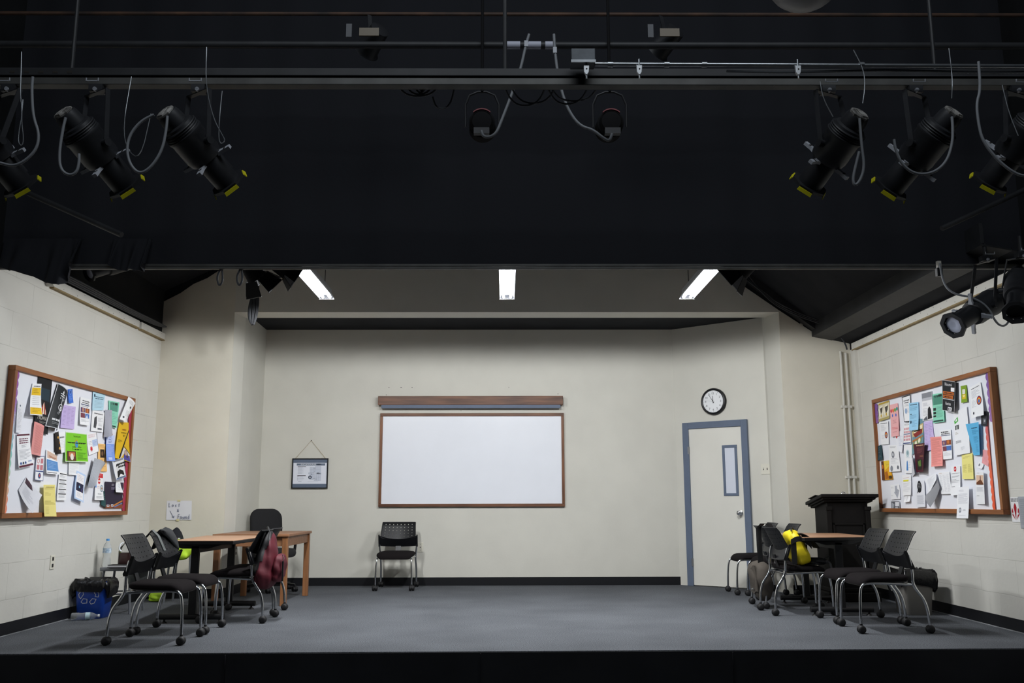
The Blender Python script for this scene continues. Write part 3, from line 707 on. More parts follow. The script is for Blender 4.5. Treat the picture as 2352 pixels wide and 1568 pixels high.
# ---------------------------------------------------------------- training tables
M_LAM = mat('orange_laminate', 'a88063', rough=.38, var=.05, vscale=9)
M_TLEG = mat('table_leg_black', '121214', rough=.5)
def train_table(label, poly, z, feet):
    cx = sum(p[0] for p in poly) / len(poly); cy = sum(p[1] for p in poly) / len(poly)
    o = V((cx, cy, 0)); t_ = thing('training_table', label, 'table', o, group='orange topped training tables')
    m_ = MB(M_LAM, o); m_.prism([(x, y, z - .004) for x, y in poly], (0, 0, .004)); build('tabletop', m_, t_, smooth=0)
    m_ = MB(M_TLEG, o); m_.prism([(x, y, z - .034) for x, y in poly], (0, 0, .03)); build('edge_band', m_, t_, smooth=0, bevel=.004)
    for fx, fy, hl_ in feet:
        m_ = MB(M_TLEG, o); m_.box((fx - .035, fy - .02, .075), (fx + .035, fy + .02, z - .05)); m_.prism([(fx - .26, fy - .02, z - .034), (fx + .26, fy - .02, z - .034), (fx + .12, fy - .02, z - .075), (fx - .12, fy - .02, z - .075)], (0, .04, 0))
        lg = build('leg', m_, t_, smooth=0, bevel=.003)
        m_ = MB(M_TLEG, o); m_.tube([(fx - hl_, fy, .058), (fx + hl_, fy, .058)], .026, seg=12); build('foot_bar', m_, lg)
        m_ = MB(M_TLEG, o)
        for s in (-1, 1): m_.lathe([(0, .03), (.006, .028), (.02, .01), (.05, .009)], (fx + s * (hl_ - .04), fy, 0))
        build('glide', m_, lg)
    m_ = MB(M_TLEG, o); m_.bar((feet[0][0], feet[0][1], z - .09), (feet[1][0], feet[1][1], z - .09), .03, .05); build('crossbeam', m_, t_, smooth=0)
    return t_
train_table('orange topped training table on the left, with the red backpack beside it', [(-3.02, 8.44), (-2.46, 8.44), (-2.46, 9.84), (-3.16, 9.84)], .735, [(-2.84, 8.58, .29), (-2.84, 9.7, .27)])
train_table('orange topped training table on the right, in front of the dark lectern', [(2.86, 8.88), (3.62, 9.04), (3.64, 10.15), (2.86, 10.30)], .735, [(3.22, 9.0, .3), (3.24, 10.1, .28)])

# ---------------------------------------------------------------- oak desk
M_OAK = wood_mat('oak', '94694a', '7a543a', axis=0); M_OAKZ = wood_mat('oak_upright', '966742', '7c5234', axis=2)
dx0, dx1, dy0, dy1, dz = -3.12, -2.305, 9.93, 11.1, .745
t = thing('oak_desk', 'plain oak desk with square legs behind the left training table', 'desk', ((dx0 + dx1) / 2, (dy0 + dy1) / 2, 0)); o = t.location
mb = MB(M_OAK, o); mb.box((dx0, dy0, dz - .028), (dx1, dy1, dz)); build('desktop', mb, t, smooth=0, bevel=.004)
mb = MB(M_OAK, o)
for a, b in (((dx0 + .03, dy0 + .03, dz - .13), (dx1 - .03, dy0 + .05, dz - .028)), ((dx0 + .03, dy1 - .05, dz - .13), (dx1 - .03, dy1 - .03, dz - .028)), ((dx0 + .03, dy0 + .05, dz - .13), (dx0 + .05, dy1 - .05, dz - .028)), ((dx1 - .05, dy0 + .05, dz - .13), (dx1 - .03, dy1 - .05, dz - .028))): mb.box(a, b)
build('apron', mb, t, smooth=0, bevel=.002)
for x in (dx0 + .015, dx1 - .075):
    for y in (dy0 + .015, dy1 - .075):
        mb = MB(M_OAKZ, o); mb.box((x, y, 0), (x + .06, y + .06, dz - .028)); build('leg', mb, t, smooth=0, bevel=.004)

# ---------------------------------------------------------------- office chair behind the desk (front faces -y before turning)
t = thing('office_chair', 'black swivel office chair with armrests behind the oak desk', 'office chair', (-2.88, 11.62, 0), math.radians(40))
M_OFF = mat('office_black', '18181a', rough=.85, bump=.1, bscale=200)
mb = MB(M_OFF); mb.rings([[V((p.x, p.y, z - .03 * max(0, -p.y / .23) ** 3)) for p in rrect(.5 * k, .47 * k, .16 * k, 0, 6)] for k, z in ((.86, .43), (.97, .44), (1, .47), (.98, .5), (.9, .515), (.5, .52), (.02, .515))]); build('seat', mb, t, smooth=60)
mb = MB(M_OFF); mb.rings([[V((p.x, .235 + yy + .05 * (1 - (p.x / .22) ** 2) * .5 + (p.y + .0) * .14, .80 + p.y)) for p in rrect(.43 * k, .40 * k, .12 * k, 0, 6)] for k, yy in ((.8, -.035), (.97, -.02), (1, 0), (.97, .025), (.85, .045), (.3, .05), (.02, .05))]); build('backrest', mb, t, smooth=60)
mb = MB(M_PLASTIC); mb.bar((0, .15, .43), (0, .3, .46), .07, .02); mb.bar((0, .295, .44), (0, .29, .72), .06, .02, hint=(0, 1, 0)); build('back_bracket', mb, t)
for s in (-1, 1):
    mb = MB(M_PLASTIC); mb.tube([(s * .2, .02, .44), (s * .29, .02, .45), (s * .3, .02, .52), (s * .3, .0, .66)], .018, smooth=1); arm = build('armrest', mb, t)
    mb = MB(M_OFF); mb.rings([[V((s * .3 + p.x, p.y - .03, z - .03 * (p.y / .14) ** 2)) for p in rrect(.085 * k, .27 * k, .04 * k, 0, 5)] for k, z in ((.8, .655), (1, .665), (1, .68), (.8, .695), (.1, .698))]); build('arm_pad', mb, arm, smooth=60)
mb = MB(M_PLASTIC); mb.cyl((0, 0, .1), (0, 0, .3), .032); mb.cyl((0, 0, .28), (0, 0, .43), .02); build('gas_column', mb, t)
mb = MB(M_PLASTIC); cs = []
for k in range(5):
    a = 2 * PI * k / 5 + .35; p = V((.3 * math.cos(a), .3 * math.sin(a), .07)); cs.append(p)
    mb.bar((0, 0, .115), p + V((0, 0, .01)), .04, .03)
base_ = build('star_base', mb, t, smooth=0, bevel=.006)
for p in cs:
    mb = caster_mb(p.x, p.y); build('caster', mb, base_)

# ---------------------------------------------------------------- lectern
M_LECT = mat('ebony_stain', '0f0d0c', rough=.6, spec=.25, var=.25, vscale=5)
ly0, ly1, lx0, lx1 = 10.24, 10.68, 3.56, 4.05
t = thing('lectern', 'tall dark stained lectern with a panelled front in the right corner', 'lectern', (3.8, 10.45, 0)); o = t.location
mb = MB(M_LECT, o); mb.box((lx0 + .02, ly0 + .02, .12), (lx1 - .02, ly1, 1.06)); build('body', mb, t, smooth=0, bevel=.004)
mb = MB(M_LECT, o); mb.box((lx0 - .04, ly0 - .05, 0), (lx1 + .04, ly1 + .02, .1)); mb.box((lx0 - .015, ly0 - .02, .1), (lx1 + .015, ly1 + .01, .15)); build('plinth', mb, t, smooth=0, bevel=.01)
mb = MB(M_LECT, o)
for x in (lx0, lx1 - .055): mb.box((x, ly0 - .005, .15), (x + .055, ly0 + .03, 1.0)); mb.box((x - .008, ly0 - .015, .98), (x + .063, ly0 + .03, 1.02)); 
build('pilaster', mb, t, smooth=0, bevel=.005)
mb = MB(M_LECT, o)
for z0, z1 in ((.22, .84),):
    for a, b in (((lx0 + .07, z0), (lx1 - .07, z0 + .02)), ((lx0 + .07, z1 - .02), (lx1 - .07, z1)), ((lx0 + .07, z0), (lx0 + .09, z1)), ((lx1 - .09, z0), (lx1 - .07, z1))): mb.box((a[0], ly0 + .005, a[1]), (b[0], ly0 + .025, b[1]))
build('front_panel', mb, t, smooth=0, bevel=.003)
mb = MB(M_LECT, o)
tp = lambda x, y: V((x, y, 1.155 - .16 * (y - (ly0 - .06))))
for d, zz, th in ((.075, 0, .035), (.05, -.035, .02), (.025, -.055, .02)):
    c4 = [tp(lx0 - d, ly0 - d) + V((0, 0, zz)), tp(lx1 + d, ly0 - d) + V((0, 0, zz)), tp(lx1 + d, ly1 + d * .5) + V((0, 0, zz)), tp(lx0 - d, ly1 + d * .5) + V((0, 0, zz))]
    mb.prism(c4, (0, 0, -th))
build('reading_top', mb, t, smooth=0, bevel=.006)
t = thing('microphone_clip', 'small metal microphone clip on the top edge of the lectern', 'clip', (3.745, 10.19, 1.152))
mb = MB(M_CHROME, t.location); mb.tube([(3.72, 10.2, 1.153), (3.735, 10.2, 1.175), (3.755, 10.2, 1.18), (3.77, 10.2, 1.165), (3.765, 10.2, 1.153)], .005, smooth=2); mb.cyl((3.72, 10.2, 1.154), (3.77, 10.2, 1.154), .006); build('ring', mb, t)
t = thing('paper_sheaf', 'dark bound papers lying open on the lectern top', 'papers', (3.6, 10.5, 1.11))
mb = MB(mat('dark_binding', '2a2522', rough=.6), t.location)
mb.slab(lambda u, v: tp(3.50 + .3 * u, 10.4 + .25 * v) + V((0, 0, .004 + .012 * math.sin(PI * u) ** 2 + .02 * (1 - u) ** 3)), 10, 2, (0, 0, .006)); build('sheets', mb, t)
# ---------------------------------------------------------------- soft goods
def sgn_pow(x, p): return math.copysign(abs(x) ** p, x)
def soft(mb, c, r, m=None, M=None, sq=.75, wr=.05, fr=5, seed=0, taper=0, seg=36, rings=26):
    """pillowy cloth body with wrinkles"""
    rnd = random.Random(seed); ph = [rnd.uniform(0, 6.28) for _ in range(8)]
    M = M or Matrix.Identity(4); c = V(c); vs, fs = [], []
    for i in range(rings + 1):
        th = PI * i / rings
        for k in range(seg):
            a = 2 * PI * k / seg
            p = V((sgn_pow(math.sin(th), sq) * sgn_pow(math.cos(a), sq), sgn_pow(math.sin(th), sq) * sgn_pow(math.sin(a), sq), sgn_pow(math.cos(th), sq)))
            w = 1 + wr * (math.sin(fr * a + ph[0] + 2 * p.z) * .6 + math.sin(fr * 1.7 * p.z + ph[1] + 2 * a) * .5 + math.sin(3 * a + 4 * p.z + ph[2]) * .5)
            t = 1 - taper * (p.z + 1) / 2
            q = V((p.x * r[0] * w * t, p.y * r[1] * w * t, p.z * r[2]))
            vs.append(c + (M @ q))
    for i in range(rings):
        for k in range(seg):
            a, b = i * seg + k, i * seg + (k + 1) % seg; fs.append((a, a + seg, b + seg, b))
    return mb.add(vs, fs, m)
RX = lambda d: Matrix.Rotation(math.radians(d), 4, 'X'); RY = lambda d: Matrix.Rotation(math.radians(d), 4, 'Y'); RZ = lambda d: Matrix.Rotation(math.radians(d), 4, 'Z')

# red backpack
M_RED = mat('maroon_nylon', '520a1b', rough=.65, var=.12, vscale=12, bump=.08, bscale=90); M_NYB = mat('black_nylon', '101012', rough=.55, bump=.1, bscale=60)
t = thing('backpack', 'red backpack hanging on the back of a chair at the left table', 'backpack', (-2.17, 8.78, .31)); o = t.location
mb = MB(M_RED, o); soft(mb, (-2.225, 8.76, .545), (.125, .25, .265), M=RY(4), wr=.09, seed=3, taper=.55, sq=.85, fr=7); bp_ = build('body', mb, t, smooth=60)
hp = MB(M_NYB, o); soft(hp, (-2.225, 8.76, .545), (.129, .257, .269), M=RY(4), wr=.09, seed=3, taper=.55, sq=.85, fr=7)
keep = []
for f_ in hp.f:
    c_ = sum((hp.v[i] for i in f_), V()) / len(f_); l_ = (c_.x + 2.225) * .95 + (c_.y - 8.76) * .3
    if l_ < -.045 + (c_.z - .60) * .42 and c_.y < 8.80: keep.append(f_)
hp.f = keep; hp.mi = [0] * len(keep); build('harness_panel', hp, t, smooth=60, label='black padded back panel and harness')
mb = MB(M_RED, o); soft(mb, (-2.115, 8.77, .475), (.06, .15, .13), M=RY(8), wr=.10, seed=5, taper=.25, sq=.7); pk = build('front_pocket', mb, t, smooth=60)
mb = MB(M_CHROME, o); mb.tube([(-2.065, 8.66, .60), (-2.05, 8.66, .57), (-2.055, 8.66, .54)], .004); mb.box((-2.063, 8.655, .36), (-2.049, 8.67, .54), M_NYB); build('zip_pull', mb, pk)
mb = MB(M_NYB, o); mb.tube([(-2.20, 8.72, .77), (-2.23, 8.74, .845), (-2.25, 8.82, .845), (-2.22, 8.84, .77)], .010, smooth=2); build('haul_loop', mb, t)
mb = MB(M_NYB, o)
for y in (8.66, 8.9): mb.slab(lambda u, v, y=y: V((-2.235 - .05 * math.sin(PI * v), y - .03 + .06 * u, .80 - .46 * v)), 2, 12, (.006, 0, 0))
build('shoulder_strap', mb, t)
# grey shoulder bag over the second left chair
M_GBAG = mat('grey_bag_cloth', '5c605f', rough=.75, var=.15, vscale=12, bump=.1, bscale=80)
t = thing('shoulder_bag', 'dark grey shoulder bag slung over the back of the second left chair', 'bag', (-3.04, 8.02, .38)); o = t.location
mb = MB(M_GBAG, o); soft(mb, (-3.12, 8.05, .49), (.07, .19, .13), wr=.07, seed=8, sq=.7); build('body', mb, t, smooth=60)
mb = MB(M_GBAG, o)
def st(u, v):
    s = v
    P_ = [V((-3.12, 7.93, .57)), V((-3.09, 7.90, .74)), V((-3.0, 7.885, .842)), V((-2.945, 7.885, .79)), V((-2.89, 7.9, .67))]
    i = min(int(s * 4), 3); f = s * 4 - i; q = P_[i].lerp(P_[i + 1], f); return q + V((0, .05 * u, 0))
mb.slab(st, 2, 16, (.008, 0, .006)); build('strap', mb, t, smooth=60)
t = thing('sweatshirt', 'charcoal sweatshirt draped over the top corner of the second left chair back', 'sweatshirt', (-2.9, 8.2, .7)); o = t.location
def sw(u, v):
    y = 8.05 + .27 * u; top = .838 + .03 * math.exp(-((u - .55) / .2) ** 2)
    if v < .4: f = v / .4; return V((-3.055 + .055 * f, y, top - .17 * (1 - f) + .008 * math.sin(9 * u)))
    f = (v - .4) / .6; z = top - (.012 + .17 * u ** 1.4) * f
    return V((-3.0 + .02 * math.sin(PI * f) + (.84 - z) * .50, y + .01 * math.sin(5 * v), z + .005 * math.sin(9 * u)))
mb = MB(mat('charcoal_jersey', '2b2d2f', rough=.9, bump=.15, bscale=60), o); mb.slab(sw, 16, 18, (.010, 0, .008)); build('cloth', mb, t, smooth=60)

# yellow bag on the right
M_YEL = mat('yellow_nylon', 'd8c218', rough=.5, var=.08, vscale=10, bump=.06, bscale=70)
t = thing('yellow_bag', 'bright yellow bag with black trim propped on a chair at the right table', 'bag', (2.9, 9.2, .467)); o = t.location
mb = MB(M_YEL, o); soft(mb, (2.865, 9.17, .632), (.08, .18, .17), M=RY(-20), wr=.07, seed=4, sq=.52, taper=.22); body = build('body', mb, t, smooth=60)
mb = MB(M_NYB, o); mb.slab(lambda u, v: V((2.76 + .20 * u, 8.965 + .035 * abs(u - .4) - .006, .745 - .05 * (u * 2 - .8) ** 2 - .05 * v)), 10, 3, (0, .008, 0)); mb.slab(lambda u, v: V((2.76 + .05 * u, 8.975, .70 - .22 * v)), 3, 6, (0, .008, 0)); build('side_panel', mb, t, smooth=60)
mb = MB(M_NYB, o); mb.slab(lambda u, v: V((2.83 + .19 * u + .02, 8.99 + .2 * v, .765 - .14 * u * u)), 10, 6, (0, 0, .008)); build('flap', mb, t, smooth=60)
mb = MB(M_NYB, o); mb.tube([(2.79, 9.05, .79), (2.80, 9.08, .82), (2.83, 9.14, .82), (2.86, 9.16, .79)], .007, smooth=2); build('handle', mb, t)
t = thing('black_pouch', 'black soft pouch lying on the chair seat in front of the yellow bag', 'pouch', (3.07, 9.17, .467)); o = t.location
mb = MB(M_NYB, o); soft(mb, (3.055, 9.17, .498), (.10, .16, .034), wr=.08, seed=12, sq=.8); build('body', mb, t, smooth=60)
mb = MB(M_NYB, o); mb.tube([(3.10, 9.02, .50), (3.13, 9.0, .50), (3.14, 8.985, .45), (3.14, 8.985, .37)], .012, smooth=1); mb.tube([(3.08, 9.05, .52), (3.12, 9.03, .545), (3.15, 9.03, .55)], .004, smooth=1); build('strap', mb, t)

# messenger bag
M_MSG = mat('taupe_canvas', '4a443d', rough=.85, var=.18, vscale=9, bump=.15, bscale=60)
t = thing('messenger_bag', 'grey canvas messenger bag hanging low from a black strap behind a right chair', 'bag', (2.62, 9.66, .1)); o = t.location
mb = MB(M_MSG, o); soft(mb, (2.645, 9.68, .27), (.095, .15, .20), M=RY(-8) @ RX(10), wr=.07, seed=21, sq=.72, taper=-.15, fr=4); build('body', mb, t, smooth=60)
mb = MB(M_MSG, o); mb.slab(lambda u, v: V((2.545 - .012 * math.sin(PI * u) + .02 * v, 9.545 + .26 * u, .43 - .26 * v - .02 * math.sin(PI * u) + .01 * math.sin(12 * u))), 12, 10, (.01, 0, 0)); build('flap', mb, t, smooth=60)
mb = MB(M_NYB, o)
def ms(u, v):
    P_ = [V((2.60, 9.60, .42)), V((2.60, 9.62, .62)), V((2.61, 9.66, .80)), V((2.66, 9.68, .846)), V((2.73, 9.70, .845)), V((2.77, 9.70, .78))]
    i = min(int(v * 5), 4); f = v * 5 - i; return P_[i].lerp(P_[i + 1], f) + V((.06 * u, .03 * u, 0))
mb.slab(ms, 2, 20, (.004, 0, .004)); build('strap', mb, t, smooth=60)
mb = MB(M_CHROME, o); mb.tube([(2.54, 9.60, .20), (2.535, 9.64, .19)], .006); build('buckle', mb, t)

# ---------------------------------------------------------------- stools on the left
M_STOOL = mat('grey_enamel_metal', '7f8287', rough=.4, metal=.45)
def stool(name, label, x, y, h, w, group=None):
    t_ = thing(name, label, 'stool', (x, y, 0)); o_ = t_.location
    m_ = MB(M_STOOL, o_); m_.rings([[V((x + p.x, y + p.y, z)) for p in rrect(w * k, w * k, .03, 0, 4)] for k, z in ((.98, h - .035), (1, h - .03), (1, h - .006), (.98, h), (.1, h))]); build('seat', m_, t_)
    for sx in (-1, 1):
        for sy in (-1, 1):
            m_ = MB(M_STOOL, o_); a = V((x + sx * w * .38, y + sy * w * .38, h - .03)); b = V((x + sx * w * .52, y + sy * w * .52, 0)); m_.tube([a, b], .012)
            build('leg', m_, t_)
    m_ = MB(M_STOOL, o_); z = .19; k = w * (.38 + .14 * (1 - z / h))
    c4 = [(x - k, y - k, z), (x + k, y - k, z), (x + k, y + k, z), (x - k, y + k, z)]
    for p, q in zip(c4, c4[1:] + c4[:1]): m_.tube([p, q], .008)
    build('rung', m_, t_)
    return t_
stool('metal_stool', 'low grey metal stool holding a bottle and a jug beside the left wall', -3.86, 9.46, .445, .33)
stool('metal_stool', 'grey metal stool draped with a neon garment below the Lost & Found sheet', -3.56, 10.36, .615, .27)

# things on the low stool
M_CLEAR = mat('clear_plastic', 'f4f8fb', rough=.06, trans=.85, ior=1.2); M_JUG = mat('jug_plastic', 'f0f2f4', rough=.1, trans=1.0, ior=1.1); M_CAPB = mat('blue_cap', '4f9be0', rough=.4)
M_LBL = mat('bottle_label', '5f88a8', rough=.5, col2='dfe8ee', vscale=50)
def bottle(name, label, P, d, h, r, capm, lblm):
    t_ = thing(name, label, 'bottle', P); P = V(P)
    m_ = MB(M_CLEAR, P); m_.lathe([(0, r * .8), (.006, r), (h * .25, r), (h * .30, r * .92), (h * .38, r * .86), (h * .46, r * .97), (h * .68, r), (h * .80, r * .75), (h * .88, r * .38), (h * .93, r * .34)], P, d, seg=24); build('bottle_body', m_, t_, smooth=60)
    m_ = MB(lblm, P); m_.lathe([(h * .5, r * 1.005), (h * .5, r * 1.02), (h * .66, r * 1.02), (h * .66, r * 1.005)], P, d, seg=24); build('label_band', m_, t_)
    m_ = MB(capm, P); m_.lathe([(h * .93, r * .40), (h * .995, r * .40), (h, r * .36)], P, d, seg=18); build('cap', m_, t_)
    return t_
bottle('water_bottle', 'upright clear water bottle with a blue cap on the low stool', (-4.0, 9.40, .445), (0, 0, 1), .275, .04, M_CAPB, M_LBL)
bottle('water_bottle', 'clear water bottle lying on the carpet in front of the blue bin', (-4.03, 8.79, .036), (.93, .3, .0), .245, .034, mat('white_cap', 'e4e6ea', rough=.4), mat('pale_label', 'bcd6dd', rough=.5))
t = thing('jug', 'clear plastic jug half full of dark brown liquid on the low stool', 'jug', (-3.845, 9.50, .445)); o = V(t.location)
mb = MB(M_JUG, o); mb.rings([[o + V((p.x, p.y, z)) for p in rrect(.13 * k, .13 * k, .03 * k, 0, 4)] for k, z in ((.95, .002), (1, .01), (1, .15), (.8, .19), (.35, .225), (.33, .245))]); build('jug_body', mb, t, smooth=50)
mb = MB(mat('brown_liquid', '4a3230', rough=.2), o); mb.rings([[o + V((p.x, p.y, z)) for p in rrect(.122 * k, .122 * k, .028 * k, 0, 4)] for k, z in ((.95, .006), (1, .014), (1, .135))]); build('liquid', mb, t, smooth=50)
mb = MB(mat('jug_handle', 'dfe2e6', rough=.3), o); mb.tube([o + V(p) for p in ((-.02, -.04, .235), (-.045, -.06, .22), (-.05, -.07, .17), (-.03, -.06, .15))], .008, smooth=2); build('handle', mb, t)
t = thing('notebook', 'black covered notebook with white pages on the low stool', 'notebook', (-3.80, 9.33, .445)); o = t.location
mb = MB(M_NYB, o); mb.box((-3.93, 9.265, .446), (-3.72, 9.40, .450)); mb.box((-3.93, 9.265, .468), (-3.72, 9.40, .472)); mb.box((-3.93, 9.39, .446), (-3.72, 9.40, .472)); build('cover', mb, t, smooth=0)
mb = MB(mat('page_edges', 'e2e2e4', rough=.7), o); mb.box((-3.925, 9.268, .450), (-3.725, 9.39, .468)); build('pages', mb, t, smooth=0)
# neon garment and beanie on the far stool
M_NEON = mat('neon_cloth', 'c4ee3c', rough=.7, var=.08, vscale=10, bump=.1, bscale=50)
t = thing('neon_vest', 'neon yellow-green vest bundled over the far grey stool', 'vest', (-3.5, 10.28, .5)); o = t.location
mb = MB(M_NEON, o); soft(mb, (-3.53, 10.25, .625), (.14, .16, .055), wr=.09, seed=31, sq=.8); soft(mb, (-3.53, 10.11, .575), (.13, .05, .11), wr=.10, seed=32, sq=.7, fr=4); build('cloth', mb, t, smooth=60)
mb = MB(M_NEON, o); mb.tube([(-3.55, 10.09, .50), (-3.545, 10.08, .44), (-3.555, 10.08, .36)], .005, smooth=1); build('drawstring', mb, t)
t = thing('beanie', 'black knitted beanie with a small red and white tag on the neon vest', 'hat', (-3.62, 10.24, .67)); o = t.location
mb = MB(M_CLOTH_BLK, o); mb.lathe([(0, .078), (.004, .084), (.03, .083), (.045, .078), (.09, .058), (.13, .027), (.145, .006)], (-3.62, 10.24, .665), (.06, 0, 1), seg=28); build('crown', mb, t, smooth=60)
mb = MB(paint_col('d02c34'), o)
for k in range(2): mb.box((-3.60 + .016 * k, 10.154, .690), (-3.59 + .016 * k, 10.159, .701))
mb.box((-3.565, 10.157, .689), (-3.542, 10.168, .699), paint_col('e8e8e8')); build('tag', mb, t, smooth=0)
t = thing('neon_bag', 'small neon yellow bundle on the floor behind the stools', 'bundle', (-3.86, 10.45, 0)); o = t.location
mb = MB(M_NEON, o); soft(mb, (-3.87, 10.45, .05), (.07, .06, .05), wr=.1, seed=40, sq=.7); build('cloth', mb, t, smooth=60)

# ---------------------------------------------------------------- bins
M_LINER = mat('black_liner', '0c0c0e', rough=.28, spec=.6, bump=.5, bscale=28)
def bin_(name, label, cat, x, y, h, w0, d0, w1, d1, m, seed, drape):
    t_ = thing(name, label, cat, (x, y, 0)); o_ = t_.location
    m_ = MB(m, o_); m_.rings([[V((x + p.x, y + p.y, z)) for p in rrect(w0 + (w1 - w0) * z / h + e, d0 + (d1 - d0) * z / h + e, .035, 0, 5)] for z, e in ((0, -.01), (.008, 0), (h * .6, 0), (h, 0), (h, .012), (h + .006, .012), (h + .006, -.01), (h - .05, -.012), (.02, -.02))]); b = build('bin_body', m_, t_, smooth=50)
    rnd = random.Random(seed); n = len(rrect(1, 1, .1, 0, 9)); rr = []
    lp = rrect(w1 + .01, d1 + .01, .05, 0, 9); ph = [rnd.uniform(0, 6) for _ in range(5)]
    for q, (dz, e) in enumerate(((-.10, -.10), (-.02, -.045), (.022, -.02), (.025, .0), (-.01, .02), (-.5, .022), (-1, .008))):
        loop = []
        for k, p in enumerate(lp):
            a = 2 * PI * k / n; dr = drape * (1 + .35 * math.sin(2 * a + ph[0]) + .25 * math.sin(5 * a + ph[1])) if dz <= -.5 else 1
            wv = .008 * math.sin(9 * a + ph[2] + q) + .006 * math.sin(17 * a + ph[3])
            s_ = 1 + (e + wv) / (w1 / 2); zz = h + (dz * dr if dz <= -.5 else dz + .008 * math.sin(7 * a + ph[4]))
            loop.append(V((x + p.x * s_, y + p.y * s_, zz)))
        rr.append(loop)
    m_ = MB(M_LINER, o_); m_.rings(rr, cap=False); build('bin_liner', m_, t_, smooth=60)
    return t_
M_BINB = mat('bin_blue', '123f9c', rough=.4)
rb = bin_('recycling_bin', 'blue recycling bin with a black liner and white arrows by the left wall', 'bin', -3.93, 9.03, .335, .24, .20, .30, .24, M_BINB, 3, .10)
wl = mat('white_print', 'c9ccd4', rough=.5); mb = MB(wl, rb.location)
def bf(u, z): return V((-3.93 + u, 9.03 - (.10 + .02 * z / .335) - .0025, z))
def stroke(ps, closed=True, w=.006):
    for a, b in zip(ps, ps[1:] + (ps[:1] if closed else [])):
        a, b = V(a + (0,)), V(b + (0,)); d = (b - a).normalized() * w / 2; nn = V((-d.y, d.x, 0)); a -= d; b += d
        mb.add([bf(*(q.x, q.y)) for q in (a + nn, a - nn, b - nn, b + nn)], [(0, 1, 2, 3)])
stroke([(-.10, .225), (-.085, .25), (-.062, .25), (-.055, .225), (-.08, .185), (-.095, .2)])
stroke([(-.075, .155), (-.055, .185), (-.02, .18), (-.02, .145), (-.06, .142)])
stroke([(.005, .155), (.03, .185), (.065, .18), (.05, .145), (.02, .135)])
stroke([(.055, .205), (.085, .2), (.09, .23), (.07, .255), (.045, .24), (.06, .222)])
stroke([(-.06, .275), (-.03, .262), (-.02, .285)], False)
build('recycling_print', mb, rb, smooth=0)
bin_('waste_bin', 'grey waste bin with a black liner against the right wall', 'bin', 3.965, 9.12, .40, .24, .26, .31, .32, mat('bin_grey', '77746f', rough=.5), 9, .13)
# ---------------------------------------------------------------- bulletin boards
M_BACK = mat('board_backing', 'e9ebf2', rough=.6, bump=.25, bscale=4)
M_OAKF = wood_mat('board_frame_oak', '9a6236', '7a4826', axis=1); M_OAKFZ = wood_mat('board_frame_upright', '9a6236', '7a4826', axis=2)
def holo(name, cols):
    m = mat(name, cols[0][1], rough=.35, metal=.2)
    nt = m.node_tree; L = nt.links.new; b = nt.nodes['Principled BSDF']
    tc = nt.nodes.new('ShaderNodeTexCoord'); sp = nt.nodes.new('ShaderNodeSeparateXYZ'); L(tc.outputs['Object'], sp.inputs[0])
    n = nt.nodes.new('ShaderNodeTexVoronoi'); n.inputs['Scale'].default_value = 90; L(tc.outputs['Object'], n.inputs['Vector'])
    ad = nt.nodes.new('ShaderNodeMath'); ad.operation = 'MULTIPLY_ADD'; ad.inputs[1].default_value = .16; L(n.outputs['Distance'], ad.inputs[0])
    dv = nt.nodes.new('ShaderNodeMath'); dv.operation = 'MULTIPLY'; dv.inputs[1].default_value = .8; L(sp.outputs['Z'], dv.inputs[0]); L(dv.outputs[0], ad.inputs[2])
    r = nt.nodes.new('ShaderNodeValToRGB'); L(ad.outputs[0], r.inputs['Fac'])
    while len(r.color_ramp.elements) < len(cols): r.color_ramp.elements.new(.5)
    for e, (p, c) in zip(r.color_ramp.elements, cols): e.position = p; e.color = lin(c)
    L(r.outputs['Color'], b.inputs['Base Color'])
    return m
M_HOLO = holo('holographic_trim', [(0, 'ef6a3a'), (.22, 'f0a080'), (.4, '9fd0b0'), (.55, '7fc0c8'), (.68, 'b9c2cc'), (.8, 'a07ac0'), (1, '9a4fa0')])  # iridescent reflection painted in as fixed rainbow colours that change with height
M_GLIT = holo('purple_glitter', [(0, '7a4f9a'), (.3, '9a6ab8'), (.6, 'b98ac8'), (1, '8458a8')])
M_ORNG = holo('orange_glitter', [(0, 'f0502a'), (.25, 'ff6a3c'), (.5, 'f0785a'), (.75, 'd86a78'), (1, 'b85a88')])
M_SCAL = mat('maroon_scallop', 'a8324f', rough=.5)
def board(side, label, y0, y1, z0, z1):
    s = 1 if side == 'L' else -1; xw = XL if side == 'L' else XR
    X = lambda d: xw + s * d                      # d = distance out from the wall
    t_ = thing('bulletin_board', label, 'bulletin board', (xw, (y0 + y1) / 2, z0), group='bulletin boards'); o_ = t_.location
    def bx_(m_, d0, d1, a, b, c, d, mm=None):
        xs = sorted((X(d0), X(d1))); m_.box((xs[0], a, c), (xs[1], b, d), mm)
    m_ = MB(M_OAKF, o_); f = .042
    bx_(m_, 0, .062, y0, y1, z0, z0 + f); bx_(m_, 0, .062, y0, y1, z1 - f, z1)
    bx_(m_, 0, .062, y0, y0 + f, z0 + f, z1 - f, M_OAKFZ); bx_(m_, 0, .062, y1 - f, y1, z0 + f, z1 - f, M_OAKFZ)
    build('frame', m_, t_, smooth=0, bevel=.003)
    m_ = MB(M_BACK, o_); m_.slab(lambda u, v: V((X(.035 + .004 * math.sin(9 * u) * math.sin(7 * v)), y0 + f + (y1 - y0 - 2 * f) * u, z0 + f + (z1 - z0 - 2 * f) * v)), 30, 16, (-s * .03, 0, 0)); build('backing_paper', m_, t_)
    return t_, X, f
